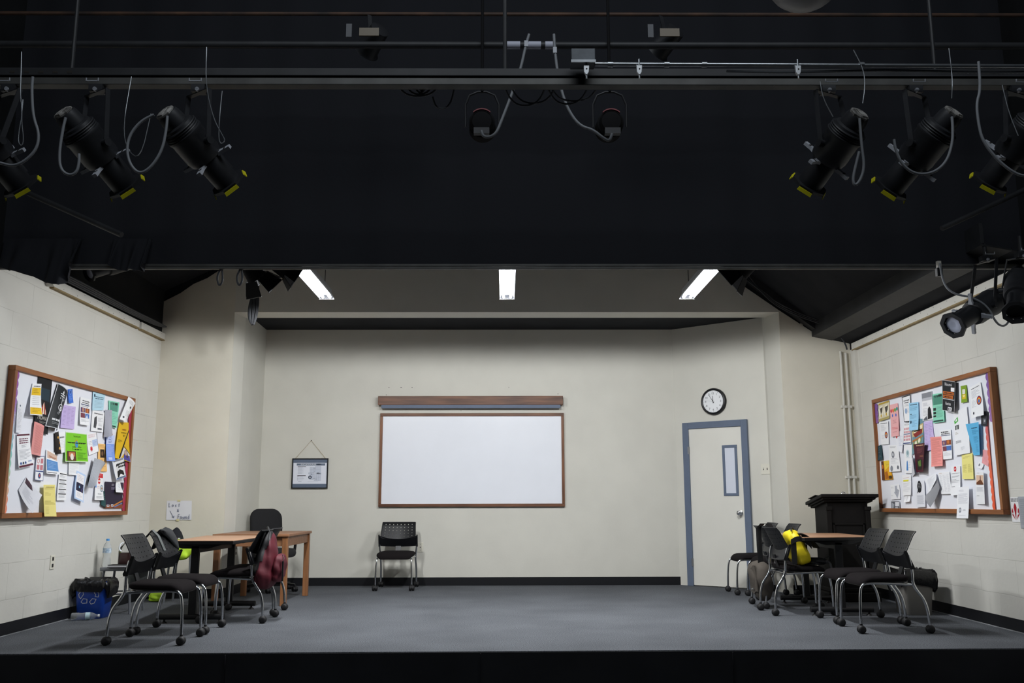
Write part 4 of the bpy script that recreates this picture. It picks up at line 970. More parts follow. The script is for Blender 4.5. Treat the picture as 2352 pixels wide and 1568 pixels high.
def scallop(X, y, z0, z1, w, sgn, n, m, parent, name='scalloped_border'):
    m_ = MB(m, parent.location); N = n * 8
    e = lambda k: w * (.72 + .28 * abs(math.sin(PI * n * k / N)))
    m_.slab(lambda u, v: V((X(.045), y + sgn * (e(round(v * N)) * u), z0 + (z1 - z0) * v)), 1, N, (X(.001) - X(0), 0, 0))
    return build(name, m_, parent, smooth=0)
BL, XLF, f = board('L', 'oak framed bulletin board crowded with flyers on the left wall', 7.50, 9.985, .95, 2.203)
scallop(XLF, 7.50 + f, .99, 2.16, .055, 1, 16, M_HOLO, BL, 'holographic_border')
scallop(XLF, 9.985 - f, .99, 2.16, .075, -1, 15, M_SCAL, BL)
BR, XRF, f = board('R', 'oak framed bulletin board crowded with flyers on the right wall', 7.795, 10.385, .96, 2.222)
scallop(XRF, 7.795 + f, 1.75, 2.18, .07, 1, 6, M_GLIT, BR, 'glitter_border')
scallop(XRF, 7.795 + f + .11, 1.0, 1.78, .045, 1, 12, M_ORNG, BR, 'orange_border')
scallop(XRF, 10.385 - f, 1.95, 2.17, .08, -1, 3, M_GLIT, BR, 'glitter_border')
PAPERS=[
('L','white flyer with two yellow text bands, curling out beside the tall black tent poster',[(7.822, 2.089), (7.972, 2.105), (7.969, 1.825), (7.758, 1.813)],'f1f2f4',('b', 0.035),2,
  [('r', 0.05, 0.13, 0.95, 0.37, 'e8bd1f'), ('l', 0.2, 0.17, 0.85, 0.34, 3, '5a4a10'), ('r', 0.02, 0.76, 0.95, 0.97, 'e8bd1f'), ('l', 0.15, 0.79, 0.85, 0.94, 3, '5a4a10'), ('l', 0.15, 0.42, 0.8, 0.72, 5, '8a8c90'), ('w', 0.214, 0.065, 0.886, 0.1, '777777')]),
('L','tall black poster with a red striped tent and the word MIDWAY',[(7.91, 2.162), (8.159, 2.169), (8.15, 1.672), (7.908, 1.694)],'17191d',('b', 0.006),1,
  [('p', [(0.1, 0.18), (0.9, 0.2), (0.9, 0.42), (0.2, 0.4)], '233743'), ('p', [(0.3, 0.62), (0.55, 0.44), (0.72, 0.6), (0.78, 0.66), (0.28, 0.66)], 'a8321f'), ('p', [(0.5, 0.48), (0.55, 0.44), (0.6, 0.66), (0.5, 0.66)], 'e6dcc8'), ('p', [(0.36, 0.58), (0.42, 0.54), (0.4, 0.66), (0.34, 0.66)], 'e6dcc8'), ('p', [(0.66, 0.56), (0.7, 0.59), (0.72, 0.66), (0.67, 0.66)], 'e6dcc8'), ('t', 'MIDWAY', 0.55, 0.77, 0.07, 'd8d4c8', 0), ('l', 0.3, 0.8, 0.85, 0.84, 2, '8a8a86')]),
('L','curling black poster with a white treble clef drawn as a violin',[(8.256, 2.148), (8.456, 2.093), (8.296, 1.719), (8.09, 1.744)],'1a1e22',('c', 0.05),4,
  [('f', 0.03, 'c9ccd0'), ('c', 0.5, 0.13, 0.06, 'e8eaec'), ('r', 0.48, 0.08, 0.515, 0.62, 'e8eaec'), ('o', 0.5, 0.5, 0.17, 0.03, 'e8eaec'), ('o', 0.53, 0.52, 0.09, 0.03, 'e8eaec'), ('o', 0.55, 0.3, 0.07, 0.022, 'e8eaec'), ('o', 0.42, 0.64, 0.06, 0.022, 'aeb2b6'), ('r', 0.3, 0.17, 0.7, 0.19, 'e8eaec'), ('r', 0.32, 0.22, 0.68, 0.24, 'e8eaec'), ('c', 0.35, 0.29, 0.03, 'e8eaec'), ('c', 0.66, 0.29, 0.03, 'e8eaec'), ('w', 0.164, 0.78, 0.836, 0.83, 'd8dadc'), ('l', 0.2, 0.87, 0.75, 0.93, 2, '9a9c9e')]),
('L','small blue card pinned near the top edge of the left board',[(8.466, 2.118), (8.554, 2.133), (8.57, 2.004), (8.482, 1.989)],'3a6fd0',('b', 0.012),1,
  [('r', 0.1, 0.1, 0.9, 0.35, '2b56ab'), ('o', 0.5, 0.22, 0.25, 0.05, '8fb1ef'), ('l', 0.15, 0.5, 0.85, 0.9, 5, 'bcd0f4')]),
('L','lavender sheet with three columns of print right of the treble clef poster',[(8.388, 1.966), (8.646, 1.973), (8.641, 1.76), (8.374, 1.752)],'c9b6e4',('b', 0.004),1,
  [('l', 0.08, 0.1, 0.32, 0.9, 14, '8d7bb0'), ('l', 0.38, 0.1, 0.62, 0.9, 14, '8d7bb0'), ('l', 0.68, 0.1, 0.92, 0.8, 12, '8d7bb0')]),
('L','white study abroad flyer with a block of four photos on the left board',[(8.724, 2.08), (8.951, 2.074), (8.912, 1.816), (8.718, 1.813)],'f1f2f4',('b', 0.02),1,
  [('w', 0.214, 0.09, 0.886, 0.13, '333333'), ('w', 0.214, 0.165, 0.886, 0.2, '333333'), ('r', 0.1, 0.24, 0.9, 0.27, '2c3c66'), ('l', 0.15, 0.3, 0.8, 0.34, 2, '8a8c90'), ('r', 0.08, 0.37, 0.48, 0.54, '6a4a72'), ('r', 0.52, 0.37, 0.95, 0.54, '8c4b33'), ('r', 0.08, 0.57, 0.48, 0.74, '7d4450'), ('r', 0.52, 0.57, 0.95, 0.74, '4f74b8'), ('c', 0.3, 0.45, 0.1, 'b98f7c'), ('c', 0.72, 0.46, 0.09, 'd07a3a'), ('p', [(0.55, 0.74), (0.7, 0.6), (0.85, 0.74)], 'd8dff0'), ('l', 0.1, 0.8, 0.9, 0.92, 3, 'b0b2b6')]),
('L','light blue sheet with centred print near the top of the left board',[(8.982, 2.159), (9.26, 2.162), (9.236, 1.999), (8.986, 1.974)],'b9dcec',('b', 0.004),1,
  [('c', 0.15, 0.18, 0.06, '2a4a60'), ('w', 0.214, 0.21, 0.886, 0.26, '2a4a60'), ('w', 0.214, 0.31, 0.886, 0.36, '2a4a60'), ('l', 0.15, 0.45, 0.9, 0.9, 6, '5f8296')]),
('L','white flyer with a tall pencil figure below the light blue sheet',[(8.998, 1.981), (9.273, 1.979), (9.259, 1.78), (8.986, 1.771)],'f1f2f4',('b', 0.006),2,
  [('w', 0.164, 0.1, 0.836, 0.16, '555555'), ('p', [(0.2, 0.35), (0.38, 0.25), (0.42, 0.6), (0.36, 0.85), (0.18, 0.82)], '4a4c50'), ('p', [(0.24, 0.4), (0.34, 0.35), (0.36, 0.55), (0.24, 0.6)], 'c9cbcf'), ('l', 0.5, 0.32, 0.9, 0.55, 5, '8a8c90'), ('l', 0.55, 0.6, 0.85, 0.75, 3, '8a8c90'), ('r', 0.5, 0.82, 0.85, 0.9, '5d6066')]),
('L','grey sheet rolled into a tube beside the mint green brochure',[(9.268, 2.008), (9.439, 2.022), (9.401, 1.77), (9.289, 1.729)],'a8a9b4',('c', 0.06),5,
  [('l', 0.3, 0.1, 0.7, 0.3, 2, '9899a4')]),
('L','mint green folded brochure near the upper right of the left board',[(9.346, 2.112), (9.581, 2.118), (9.565, 1.843), (9.406, 1.854)],'8fd9bd',('r', 0.012),2,
  [('r', 0.12, 0.05, 0.9, 0.38, '5b9a86'), ('r', 0.3, 0.03, 0.36, 0.14, '20332c'), ('r', 0.45, 0.04, 0.55, 0.14, '20332c'), ('r', 0.6, 0.05, 0.85, 0.14, '20332c'), ('l', 0.2, 0.46, 0.9, 0.9, 7, '5f9c88'), ('r', 0.1, 0.93, 0.85, 0.98, '2c4a40')]),
('L','white sheet hanging crooked over the upper right corner of the left board frame',[(9.776, 2.202), (9.967, 2.149), (9.717, 1.901), (9.594, 1.942)],'f1f2f4',('c', 0.03),6,
  [('c', 0.55, 0.35, 0.1, '3a3c46'), ('l', 0.2, 0.1, 0.8, 0.25, 3, '8a8c90'), ('l', 0.25, 0.55, 0.85, 0.8, 5, '8a8c90'), ('c', 0.2, 0.86, 0.08, '4a4c56')]),
('L','yellow poster with black diagonal bands reading CONTEMPORARY ART',[(9.634, 1.913), (9.873, 1.931), (9.96, 1.509), (9.555, 1.536)],'e3b81c',('b', 0.015),4,
  [('p', [(0.5, 0.7), (0.55, 0.66), (0.98, 0.8), (1, 1), (0.25, 0.98)], 'd9d6d4'), ('p', [(1, 0.18), (1, 0.22), (0.3, 0.98), (0.22, 0.97)], '15161a'), ('p', [(0.56, 0.64), (0.6, 0.63), (1, 0.8), (1, 0.825)], '15161a'), ('t', 'WARNING', 0.55, 0.22, 0.045, '8c1f16', 0), ('t', 'CONTEMPORARY', 0.52, 0.3, 0.035, '221a08', 0), ('t', 'ART!', 0.55, 0.38, 0.05, '1c160a', 0), ('l', 0.1, 0.48, 0.4, 0.56, 3, '6b5410'), ('p', [(0.55, 0.9), (0.6, 0.74), (0.72, 0.72), (0.8, 0.78), (0.82, 0.92)], '4b3a35'), ('c', 0.68, 0.8, 0.08, 'c9a79a'), ('p', [(0.55, 0.85), (0.95, 0.85), (0.98, 0.99), (0.5, 0.98)], '4f46a0')]),
('L','blue leaflet reading IMPACT NIGHT',[(9.348, 1.754), (9.54, 1.768), (9.544, 1.503), (9.336, 1.497)],'7f9fe8',('b', 0.025),5,
  [('r', 0.02, 0.0, 1, 0.34, 'c6d3f6'), ('t', 'CARE', 0.45, 0.1, 0.07, '2b4fb0', 0), ('t', 'IMPACT', 0.5, 0.2, 0.07, '1f3fa0', 0), ('t', 'NIGHT', 0.45, 0.3, 0.07, '1f3fa0', 0), ('l', 0.1, 0.4, 0.9, 0.82, 8, 'd6e0fa'), ('r', 0.2, 0.86, 0.6, 0.96, 'c6d3f6')]),
('L','pale orange sheet with a small dark photo behind the blue leaflet',[(9.188, 1.661), (9.364, 1.666), (9.429, 1.391), (9.216, 1.384)],'f2c27a',('b', 0.004),1,
  [('r', 0.25, 0.2, 0.75, 0.5, '33261f'), ('c', 0.5, 0.35, 0.12, '7a5a40'), ('l', 0.15, 0.58, 0.9, 0.92, 6, 'b3854a'), ('l', 0.1, 0.06, 0.8, 0.16, 2, 'b3854a')]),
('L','small red pennant under the mint green brochure',[(9.417, 1.837), (9.456, 1.84), (9.503, 1.769), (9.38, 1.76)],'a9232f',('b', 0.004),1,
  [('r', 0.2, 0.7, 0.8, 0.8, 'd9d3c8')]),
('L','white sheets with a red ink star and perforated edge right of the green flyer',[(8.912, 1.742), (9.129, 1.771), (9.193, 1.585), (8.974, 1.533)],'f1f2f4',('b', 0.01),2,
  [('l', 0.1, 0.08, 0.9, 0.25, 4, 'c77'), ('x', 0.3, 0.75, 0.14, 'd01f2a'), ('r', 0.45, 0.35, 0.95, 0.68, 'b9c9e6'), ('l', 0.5, 0.4, 0.9, 0.64, 4, '6a7fae'), ('r', 0.95, 0, 0.98, 1, '6a6c74'), ('l', 0.1, 0.4, 0.4, 0.6, 3, '8a8c90')]),
('L','bright green flyer headed The 2013 SLAVS with a stage photo',[(8.48, 1.726), (8.914, 1.736), (8.961, 1.465), (8.49, 1.45)],'7ccb2a',('b', 0.015),3,
  [('f', 0.015, 'dfe6d8'), ('t', 'The 2013 SLAVS', 0.52, 0.16, 0.055, '1d3a10', 0), ('x', 0.5, 0.38, 0.12, 'c9a02a'), ('c', 0.5, 0.4, 0.07, '3f8fc0'), ('r', 0.08, 0.33, 0.42, 0.35, '26401a'), ('r', 0.58, 0.33, 0.94, 0.35, '26401a'), ('w', 0.122, 0.34, 0.878, 0.37, '1d3a10'), ('t', 'Saturday,         8:00 pm', 0.5, 0.51, 0.05, '16300c', 0.55), ('t', 'The', 0.32, 0.59, 0.05, '16300c', 0.12), ('w', 0.4, 0.5499999999999999, 0.6, 0.59, '16300c'), ('t', 'Room', 0.7, 0.59, 0.05, '16300c', 0.16), ('r', 0.08, 0.64, 0.44, 0.96, '5a2f24'), ('r', 0.14, 0.68, 0.4, 0.82, 'c77a52'), ('c', 0.27, 0.83, 0.07, 'e8e0d8'), ('l', 0.5, 0.68, 0.93, 0.94, 7, '3c7a14')]),
('L','narrow curled photo strip with gold figures left of the green flyer',[(8.279, 1.702), (8.346, 1.72), (8.414, 1.526), (8.318, 1.507)],'2a2320',('c', 0.03),3,
  [('c', 0.4, 0.25, 0.14, 'b98a3a'), ('c', 0.55, 0.5, 0.14, 'a2742e'), ('c', 0.45, 0.75, 0.16, 'c49a52')]),
('L','white sheet of handwriting tucked behind the green flyer',[(8.353, 1.706), (8.489, 1.726), (8.495, 1.536), (8.403, 1.523)],'f1f2f4',('b', 0.006),2,
  [('w', 0.114, 0.2, 0.786, 0.28, '777777'), ('l', 0.1, 0.4, 0.9, 0.8, 6, 'c2c4c8')]),
('L','white networking flyer with maroon bars at top and foot',[(7.644, 1.641), (7.843, 1.661), (7.921, 1.395), (7.688, 1.358)],'f1f2f4',('b', 0.02),2,
  [('r', 0.0, 0.01, 1, 0.06, '5a1f33'), ('r', 0.02, 0.93, 0.98, 0.99, '5a1f33'), ('w', 0.164, 0.13, 0.836, 0.17, '7a4a5a'), ('w', 0.164, 0.19, 0.836, 0.23, '7a4a5a'), ('w', 0.164, 0.25, 0.836, 0.29, '7a4a5a'), ('l', 0.3, 0.34, 0.7, 0.42, 3, '8a8c90'), ('l', 0.1, 0.48, 0.9, 0.78, 8, '9a9ca6'), ('c', 0.15, 0.87, 0.05, '3a5a9a'), ('c', 0.3, 0.87, 0.05, '22334a'), ('c', 0.45, 0.87, 0.05, '3a5a9a'), ('r', 0.65, 0.82, 0.9, 0.86, 'a9b9d8')]),
('L','narrow white sheet with a crest at the upper left of the left board',[(7.612, 1.924), (7.704, 1.904), (7.698, 1.651), (7.62, 1.652)],'e9eaef',('b', 0.006),1,
  [('c', 0.5, 0.13, 0.1, '6a7486'), ('l', 0.15, 0.25, 0.9, 0.92, 16, 'b4b6be')]),
('L','curled salmon pink sheet of dense print on the left board',[(7.899, 1.769), (8.075, 1.743), (8.052, 1.469), (7.885, 1.487)],'e79a96',('c', 0.03),5,
  [('l', 0.12, 0.08, 0.9, 0.95, 26, 'b9706c')]),
('L','pictogram card with red symbols and a blue crest at its foot',[(7.987, 1.473), (8.127, 1.483), (8.125, 1.263), (7.98, 1.27)],'f1f2f4',('b', 0.008),4,
  [('f', 0.03, '3a4f8a'), ('o', 0.3, 0.2, 0.14, 0.03, 'c23a44'), ('r', 0.58, 0.1, 0.88, 0.3, 'c98088'), ('r', 0.15, 0.35, 0.45, 0.55, 'c98088'), ('r', 0.55, 0.36, 0.88, 0.56, 'c98088'), ('r', 0.05, 0.6, 0.95, 0.64, '3a4f8a'), ('c', 0.5, 0.8, 0.17, '46588a'), ('c', 0.5, 0.8, 0.08, 'c05a4a')]),
('L','white card with a photo of hands above a blue text panel',[(8.158, 1.546), (8.365, 1.513), (8.389, 1.329), (8.158, 1.331)],'f1f2f4',('b', 0.02),2,
  [('p', [(0.08, 0.04), (0.95, 0.1), (0.95, 0.34), (0.1, 0.34)], 'd9b9a6'), ('p', [(0.2, 0.2), (0.9, 0.24), (0.7, 0.32), (0.3, 0.3)], 'b98a74'), ('r', 0.05, 0.4, 0.98, 0.86, '5b8fc9'), ('l', 0.15, 0.48, 0.85, 0.8, 5, 'b9d0ea'), ('r', 0.05, 0.93, 0.8, 0.96, '6a6c70')]),
('L','long pale yellow form hanging over the bottom edge of the left board frame',[(8.114, 1.232), (8.323, 1.236), (8.372, 0.955), (8.152, 0.958)],'ecdf8a',('b', 0.012),7,
  [('l', 0.1, 0.1, 0.9, 0.16, 2, 'b5a85a'), ('l', 0.1, 0.25, 0.6, 0.36, 3, 'b5a85a'), ('w', 0.214, 0.06, 0.886, 0.08, '8a7e3a'), ('l', 0.08, 0.5, 0.92, 0.64, 5, 'b5a85a'), ('l', 0.1, 0.7, 0.4, 0.94, 6, 'c9bd70')]),
('L','white sheet with five black heading bars',[(8.427, 1.36), (8.577, 1.353), (8.59, 1.098), (8.412, 1.098)],'f1f2f4',('b', 0.006),2,
  [('r', 0.1, 0.06, 0.95, 0.09, '15161a'), ('r', 0.1, 0.27, 0.95, 0.3, '15161a'), ('r', 0.1, 0.41, 0.95, 0.44, '15161a'), ('r', 0.1, 0.6, 0.95, 0.63, '15161a'), ('r', 0.1, 0.76, 0.95, 0.79, '15161a'), ('l', 0.15, 0.12, 0.8, 0.21, 3, 'b6b8be'), ('l', 0.15, 0.32, 0.8, 0.41000000000000003, 3, 'b6b8be'), ('l', 0.15, 0.48, 0.8, 0.57, 3, 'b6b8be'), ('l', 0.15, 0.66, 0.8, 0.75, 3, 'b6b8be'), ('l', 0.15, 0.83, 0.8, 0.9199999999999999, 3, 'b6b8be')]),
('L','white ruled sheet directly below the green flyer',[(8.597, 1.452), (8.811, 1.447), (8.807, 1.333), (8.608, 1.334)],'f1f2f4',('b', 0.004),1,
  [('l', 0.08, 0.1, 0.92, 0.9, 9, 'aeb0b8')]),
('L','pale blue bordered flyer with a dark concert photo',[(8.763, 1.379), (8.958, 1.341), (8.913, 1.077), (8.716, 1.117)],'bcd3f2',('b', 0.02),3,
  [('r', 0.1, 0.06, 0.9, 0.94, 'f0eef0'), ('r', 0.12, 0.38, 0.88, 0.68, '1d1f3a'), ('p', [(0.2, 0.6), (0.5, 0.42), (0.8, 0.5), (0.7, 0.66)], '6a5fae'), ('c', 0.45, 0.52, 0.06, '9fd0f0'), ('l', 0.2, 0.12, 0.8, 0.32, 4, 'b6a8b0'), ('l', 0.2, 0.74, 0.8, 0.9, 4, 'b6b8c4')]),
('L','large grey sheet curled into a cone near the bottom of the left board',[(9.075, 1.512), (9.335, 1.47), (9.023, 1.259), (8.969, 1.222)],'a6a9b0',('c', 0.07),6,
  []),
('L','black leaflet under the curled grey sheet',[(9.029, 1.34), (9.16, 1.355), (9.155, 1.236), (9.012, 1.247)],'23252b',('b', 0.01),2,
  [('l', 0.15, 0.7, 0.8, 0.85, 2, '6a6c72')]),
('L','white flyer with a red top block, a stop badge and a coffee cup',[(9.191, 1.375), (9.333, 1.37), (9.367, 1.103), (9.155, 1.104)],'f1f2f4',('b', 0.015),4,
  [('r', 0.0, 0.02, 1, 0.18, 'cc2a30'), ('l', 0.15, 0.06, 0.85, 0.14, 2, 'f0b0b0'), ('r', 0, 0.3, 0.14, 0.55, '6a9ae0'), ('c', 0.45, 0.3, 0.17, 'c8242c'), ('r', 0.3, 0.27, 0.6, 0.33, 'f3e6e6'), ('c', 0.8, 0.57, 0.2, '7f97ae'), ('c', 0.8, 0.57, 0.13, 'e8e2d8'), ('c', 0.8, 0.57, 0.07, '8a5f3c'), ('l', 0.2, 0.5, 0.5, 0.62, 2, 'c98088'), ('t', 'THE SUB', 0.5, 0.8, 0.05, '556070', 0), ('l', 0.15, 0.86, 0.85, 0.95, 3, 'b6b8be')]),
('L','narrow dark green leaflet left of the purple poster',[(9.364, 1.196), (9.442, 1.191), (9.442, 1.03), (9.329, 1.054)],'1f4a4c',('b', 0.012),2,
  [('l', 0.2, 0.2, 0.85, 0.7, 4, '8fb8b4')]),
('L','dark purple poster with an orange glow along its foot',[(9.402, 1.29), (9.846, 1.288), (9.856, 1.021), (9.432, 1.023)],'2a2138',('b', 0.004),3,
  [('p', [(0.0, 0.88), (1, 0.84), (1, 1), (0, 1)], '8a4a2c'), ('p', [(0.35, 0.92), (1, 0.68), (1, 0.74), (0.45, 0.94)], 'c77f3a'), ('p', [(0.45, 0.95), (1, 0.78), (1, 0.82), (0.55, 0.97)], '6f7fb0'), ('t', 'LOO', 0.42, 0.14, 0.07, 'e4e2ea', 0), ('l', 0.33, 0.2, 0.55, 0.32, 3, 'b6b0c4'), ('r', 0.1, 0.87, 0.24, 0.95, 'd9d6dc'), ('r', 0.34, 0.85, 0.46, 0.94, 'd9d6dc'), ('r', 0.13, 0.89, 0.21, 0.92, '34303c'), ('r', 0.37, 0.88, 0.43, 0.91, '34303c')]),
('L','torn white scrap pinned over the purple poster',[(9.665, 1.306), (9.763, 1.298), (9.807, 1.182), (9.617, 1.185)],'f1f2f4',('b', 0.025),5,
  [('o', 0.55, 0.4, 0.15, 0.03, '9fb0c4'), ('l', 0.2, 0.7, 0.8, 0.85, 2, 'c2c4c8')]),
('L','black and white portrait flyer over the right edge of the left board',[(9.476, 1.5), (9.769, 1.553), (9.814, 1.349), (9.567, 1.306)],'e9eaec',('b', 0.02),7,
  [('f', 0.03, '8a9ab4'), ('r', 0.1, 0.03, 0.9, 0.1, '8a8c92'), ('p', [(0.2, 0.9), (0.28, 0.6), (0.5, 0.52), (0.8, 0.64), (0.85, 0.85)], '15161a'), ('c', 0.38, 0.4, 0.13, 'd9d9d9'), ('p', [(0.24, 0.36), (0.3, 0.22), (0.5, 0.24), (0.52, 0.36), (0.4, 0.32)], '15161a'), ('w', 0.384, 0.2, 1.056, 0.3, '1a1a1c'), ('w', 0.404, 0.34, 1.076, 0.44, '1a1a1c'), ('r', 0.08, 0.9, 0.92, 0.96, '5a6a86')]),
('L','white folded leaflet drooping at the lower left of the left board',[(7.855, 1.295), (8.029, 1.143), (7.896, 0.989), (7.748, 1.182)],'d9dae0',('r', 0.06),3,
  [('p', [(0.02, 0.05), (0.45, 0.02), (0.6, 0.2), (0.1, 0.3)], '4a3540'), ('c', 0.28, 0.12, 0.1, 'c9a090'), ('l', 0.2, 0.4, 0.85, 0.85, 8, 'a9abb6')]),
('R','antique gold map sheet at the upper left of the right board',[(10.243, 2.163), (9.947, 2.17), (9.968, 1.974), (10.264, 1.959)],'d9d0b4',('b', 0.004),1,
  [('r', 0.0, 0.0, 1, 0.1, 'b59a3a'), ('r', 0.02, 0.86, 0.98, 1, 'b3a468'), ('c', 0.27, 0.5, 0.22, 'efe9d6'), ('c', 0.74, 0.5, 0.22, 'efe9d6'), ('p', [(0.15, 0.3), (0.4, 0.25), (0.35, 0.5), (0.25, 0.65)], '4a463c'), ('p', [(0.6, 0.3), (0.9, 0.25), (0.85, 0.5), (0.7, 0.7)], '4a463c'), ('c', 0.27, 0.72, 0.06, 'c9a83a'), ('c', 0.74, 0.72, 0.06, 'c9a83a')]),
('R','pink sheet with a row of coloured discs',[(9.942, 2.118), (9.734, 2.116), (9.741, 1.765), (9.937, 1.768)],'eeb3b4',('b', 0.01),2,
  [('c', 0.15, 0.2, 0.1, 'd2303a'), ('c', 0.4, 0.2, 0.1, 'd8672a'), ('c', 0.64, 0.19, 0.1, '4aa03a'), ('c', 0.88, 0.17, 0.1, '2a9a92'), ('c', 0.3, 0.35, 0.08, '5a78d0'), ('c', 0.72, 0.35, 0.08, '5a78d0'), ('l', 0.3, 0.5, 0.75, 0.62, 3, 'b07a7e'), ('l', 0.2, 0.72, 0.9, 0.8, 2, 'd0555a'), ('l', 0.25, 0.86, 0.8, 0.9, 1, 'b07a7e')]),
('R','white certificate with a thick black border on the right board',[(9.621, 2.169), (9.41, 2.172), (9.447, 1.891), (9.601, 1.898)],'f1f2f4',('b', 0.006),1,
  [('f', 0.05, '15161a'), ('w', 0.164, 0.16, 0.836, 0.2, '3a3c42'), ('w', 0.248, 0.24, 0.752, 0.28, '3a3c42'), ('l', 0.25, 0.34, 0.75, 0.42, 2, '8a8c90'), ('c', 0.4, 0.58, 0.16, '9ab0d0'), ('l', 0.6, 0.5, 0.9, 0.7, 4, 'b6b8be')]),
('R','light blue memo over the bordered certificate',[(9.457, 2.084), (9.238, 2.075), (9.248, 1.792), (9.456, 1.797)],'9fd3f0',('b', 0.02),4,
  [('w', 0.143, 0.055, 0.857, 0.09, '1f3a50'), ('l', 0.1, 0.15, 0.9, 0.3, 4, '5f93b4'), ('r', 0.1, 0.4, 0.3, 0.43, '2a4a60'), ('l', 0.1, 0.45, 0.9, 0.6, 4, '5f93b4'), ('c', 0.2, 0.7, 0.08, '1f3a50'), ('l', 0.35, 0.66, 0.9, 0.9, 5, '5f93b4')]),
('R','white flyer with a dark cloud photo and a black tower silhouette',[(9.16, 2.154), (8.94, 2.152), (8.941, 1.869), (9.173, 1.875)],'f1f2f4',('b', 0.004),1,
  [('r', 0.02, 0.02, 0.98, 0.2, '8a8c94'), ('r', 0.02, 0.2, 0.98, 0.3, 'bfc1c8'), ('l', 0.1, 0.38, 0.8, 0.5, 4, 'aeb0b8'), ('p', [(0.55, 0.6), (0.7, 0.52), (0.82, 0.62), (0.9, 0.95), (0.5, 0.97)], '1c1e22'), ('p', [(0.1, 0.95), (0.4, 0.85), (0.5, 0.99), (0.1, 0.99)], '5d6068'), ('l', 0.08, 0.58, 0.5, 0.85, 6, 'aeb0b8')]),
('R','mint green brochure with black bars on the right board',[(8.923, 2.114), (8.708, 2.107), (8.708, 1.826), (8.943, 1.831)],'8fd9bd',('b', 0.008),2,
  [('r', 0.05, 0.05, 0.92, 0.38, '4f8f7a'), ('r', 0.2, 0.05, 0.3, 0.13, '20332c'), ('r', 0.4, 0.05, 0.5, 0.13, '20332c'), ('r', 0.55, 0.04, 0.9, 0.12, '20332c'), ('r', 0.05, 0.48, 0.3, 0.58, '1d2a26'), ('r', 0.05, 0.62, 0.3, 0.7, '1d2a26'), ('r', 0.05, 0.74, 0.3, 0.8, '1d2a26'), ('l', 0.38, 0.45, 0.92, 0.85, 10, '5f9c88'), ('r', 0.05, 0.92, 0.92, 0.97, '2c4a40')]),
('R','black and orange flyer reading Resume Revise over the top of the right board frame',[(8.653, 2.222), (8.402, 2.173), (8.446, 1.889), (8.671, 1.934)],'1f2226',('b', 0.012),7,
  [('f', 0.012, 'e9eaec'), ('t', 'Résumé', 0.48, 0.17, 0.1, 'f0f0f2', 0.82), ('r', 0.68, 0.21, 0.95, 0.34, 'f0f0f2'), ('r', 0.06, 0.36, 0.92, 0.46, 'b8642a'), ('r', 0.06, 0.48, 0.86, 0.58, 'b8642a'), ('w', 0.185, 0.39, 0.815, 0.43, '2a1a10'), ('w', 0.187, 0.51, 0.733, 0.55, '2a1a10'), ('r', 0.05, 0.6, 0.95, 0.62, 'dfe0e2'), ('t', 'Revise', 0.5, 0.8, 0.1, 'f0f0f2', 0.7), ('r', 0.5, 0.86, 0.8, 0.97, 'f0f0f2'), ('r', 0.54, 0.88, 0.6, 0.95, '1f2226'), ('r', 0.66, 0.88, 0.72, 0.95, '1f2226')]),
('R','olive green tag with a yellow and white label',[(8.359, 2.125), (8.252, 2.122), (8.252, 1.967), (8.362, 1.968)],'7fa02c',('b', 0.006),1,
  [('r', 0.25, 0.22, 0.72, 0.5, 'eceade'), ('r', 0.2, 0.52, 0.8, 0.8, 'd9bd2a'), ('p', [(0.3, 0.6), (0.5, 0.54), (0.7, 0.6), (0.5, 0.7)], 'f2e9b0'), ('l', 0.3, 0.28, 0.66, 0.46, 3, '9a9c90')]),
('R','large white sheet with a rainbow disc at the upper right of the right board',[(8.2, 2.088), (7.999, 2.119), (7.946, 1.818), (8.164, 1.806)],'f1f2f4',('b', 0.025),3,
  [('w', 0.143, 0.075, 0.857, 0.1, '44464c'), ('l', 0.12, 0.16, 0.85, 0.4, 7, 'b6b8be'), ('c', 0.72, 0.52, 0.19, '23254a'), ('c', 0.72, 0.52, 0.16, 'c8382e'), ('c', 0.72, 0.53, 0.12, 'e0b52c'), ('c', 0.72, 0.54, 0.08, '3a62c0'), ('l', 0.1, 0.46, 0.5, 0.7, 6, 'c2c4ca'), ('c', 0.25, 0.86, 0.06, '3a3c46')]),
('R','dark photo strip at the right edge of the right board',[(8.041, 1.859), (7.924, 1.847), (7.949, 1.718), (8.045, 1.733)],'2a2c30',('b', 0.006),2,
  [('l', 0.3, 0.1, 0.85, 0.4, 3, '9a9ca2'), ('r', 0.35, 0.5, 0.8, 0.85, '5d6066'), ('c', 0.6, 0.65, 0.1, 'b0b2b6')]),
('R','long white notice with a green logo and a small photo',[(8.535, 1.895), (8.278, 1.931), (8.27, 1.504), (8.553, 1.494)],'eff0f3',('b', 0.012),2,
  [('p', [(0.03, 0.2), (0.3, 0.14), (0.32, 0.24), (0.05, 0.28)], '3fae3a'), ('p', [(0.12, 0.2), (0.24, 0.17), (0.25, 0.22), (0.13, 0.24)], 'eff0f3'), ('r', 0.08, 0.32, 0.35, 0.42, '4a4e4e'), ('r', 0.16, 0.34, 0.26, 0.42, 'aeb4b0'), ('l', 0.08, 0.48, 0.3, 0.54, 2, 'b9b09a'), ('l', 0.1, 0.68, 0.5, 0.74, 3, '8a8c90'), ('l', 0.45, 0.84, 0.7, 0.92, 3, 'c2c4ca')]),
('R','bright blue sheet folded open on the right side of the right board',[(8.316, 1.768), (8.047, 1.765), (8.076, 1.476), (8.223, 1.479)],'5fb4e0',('r', 0.02),5,
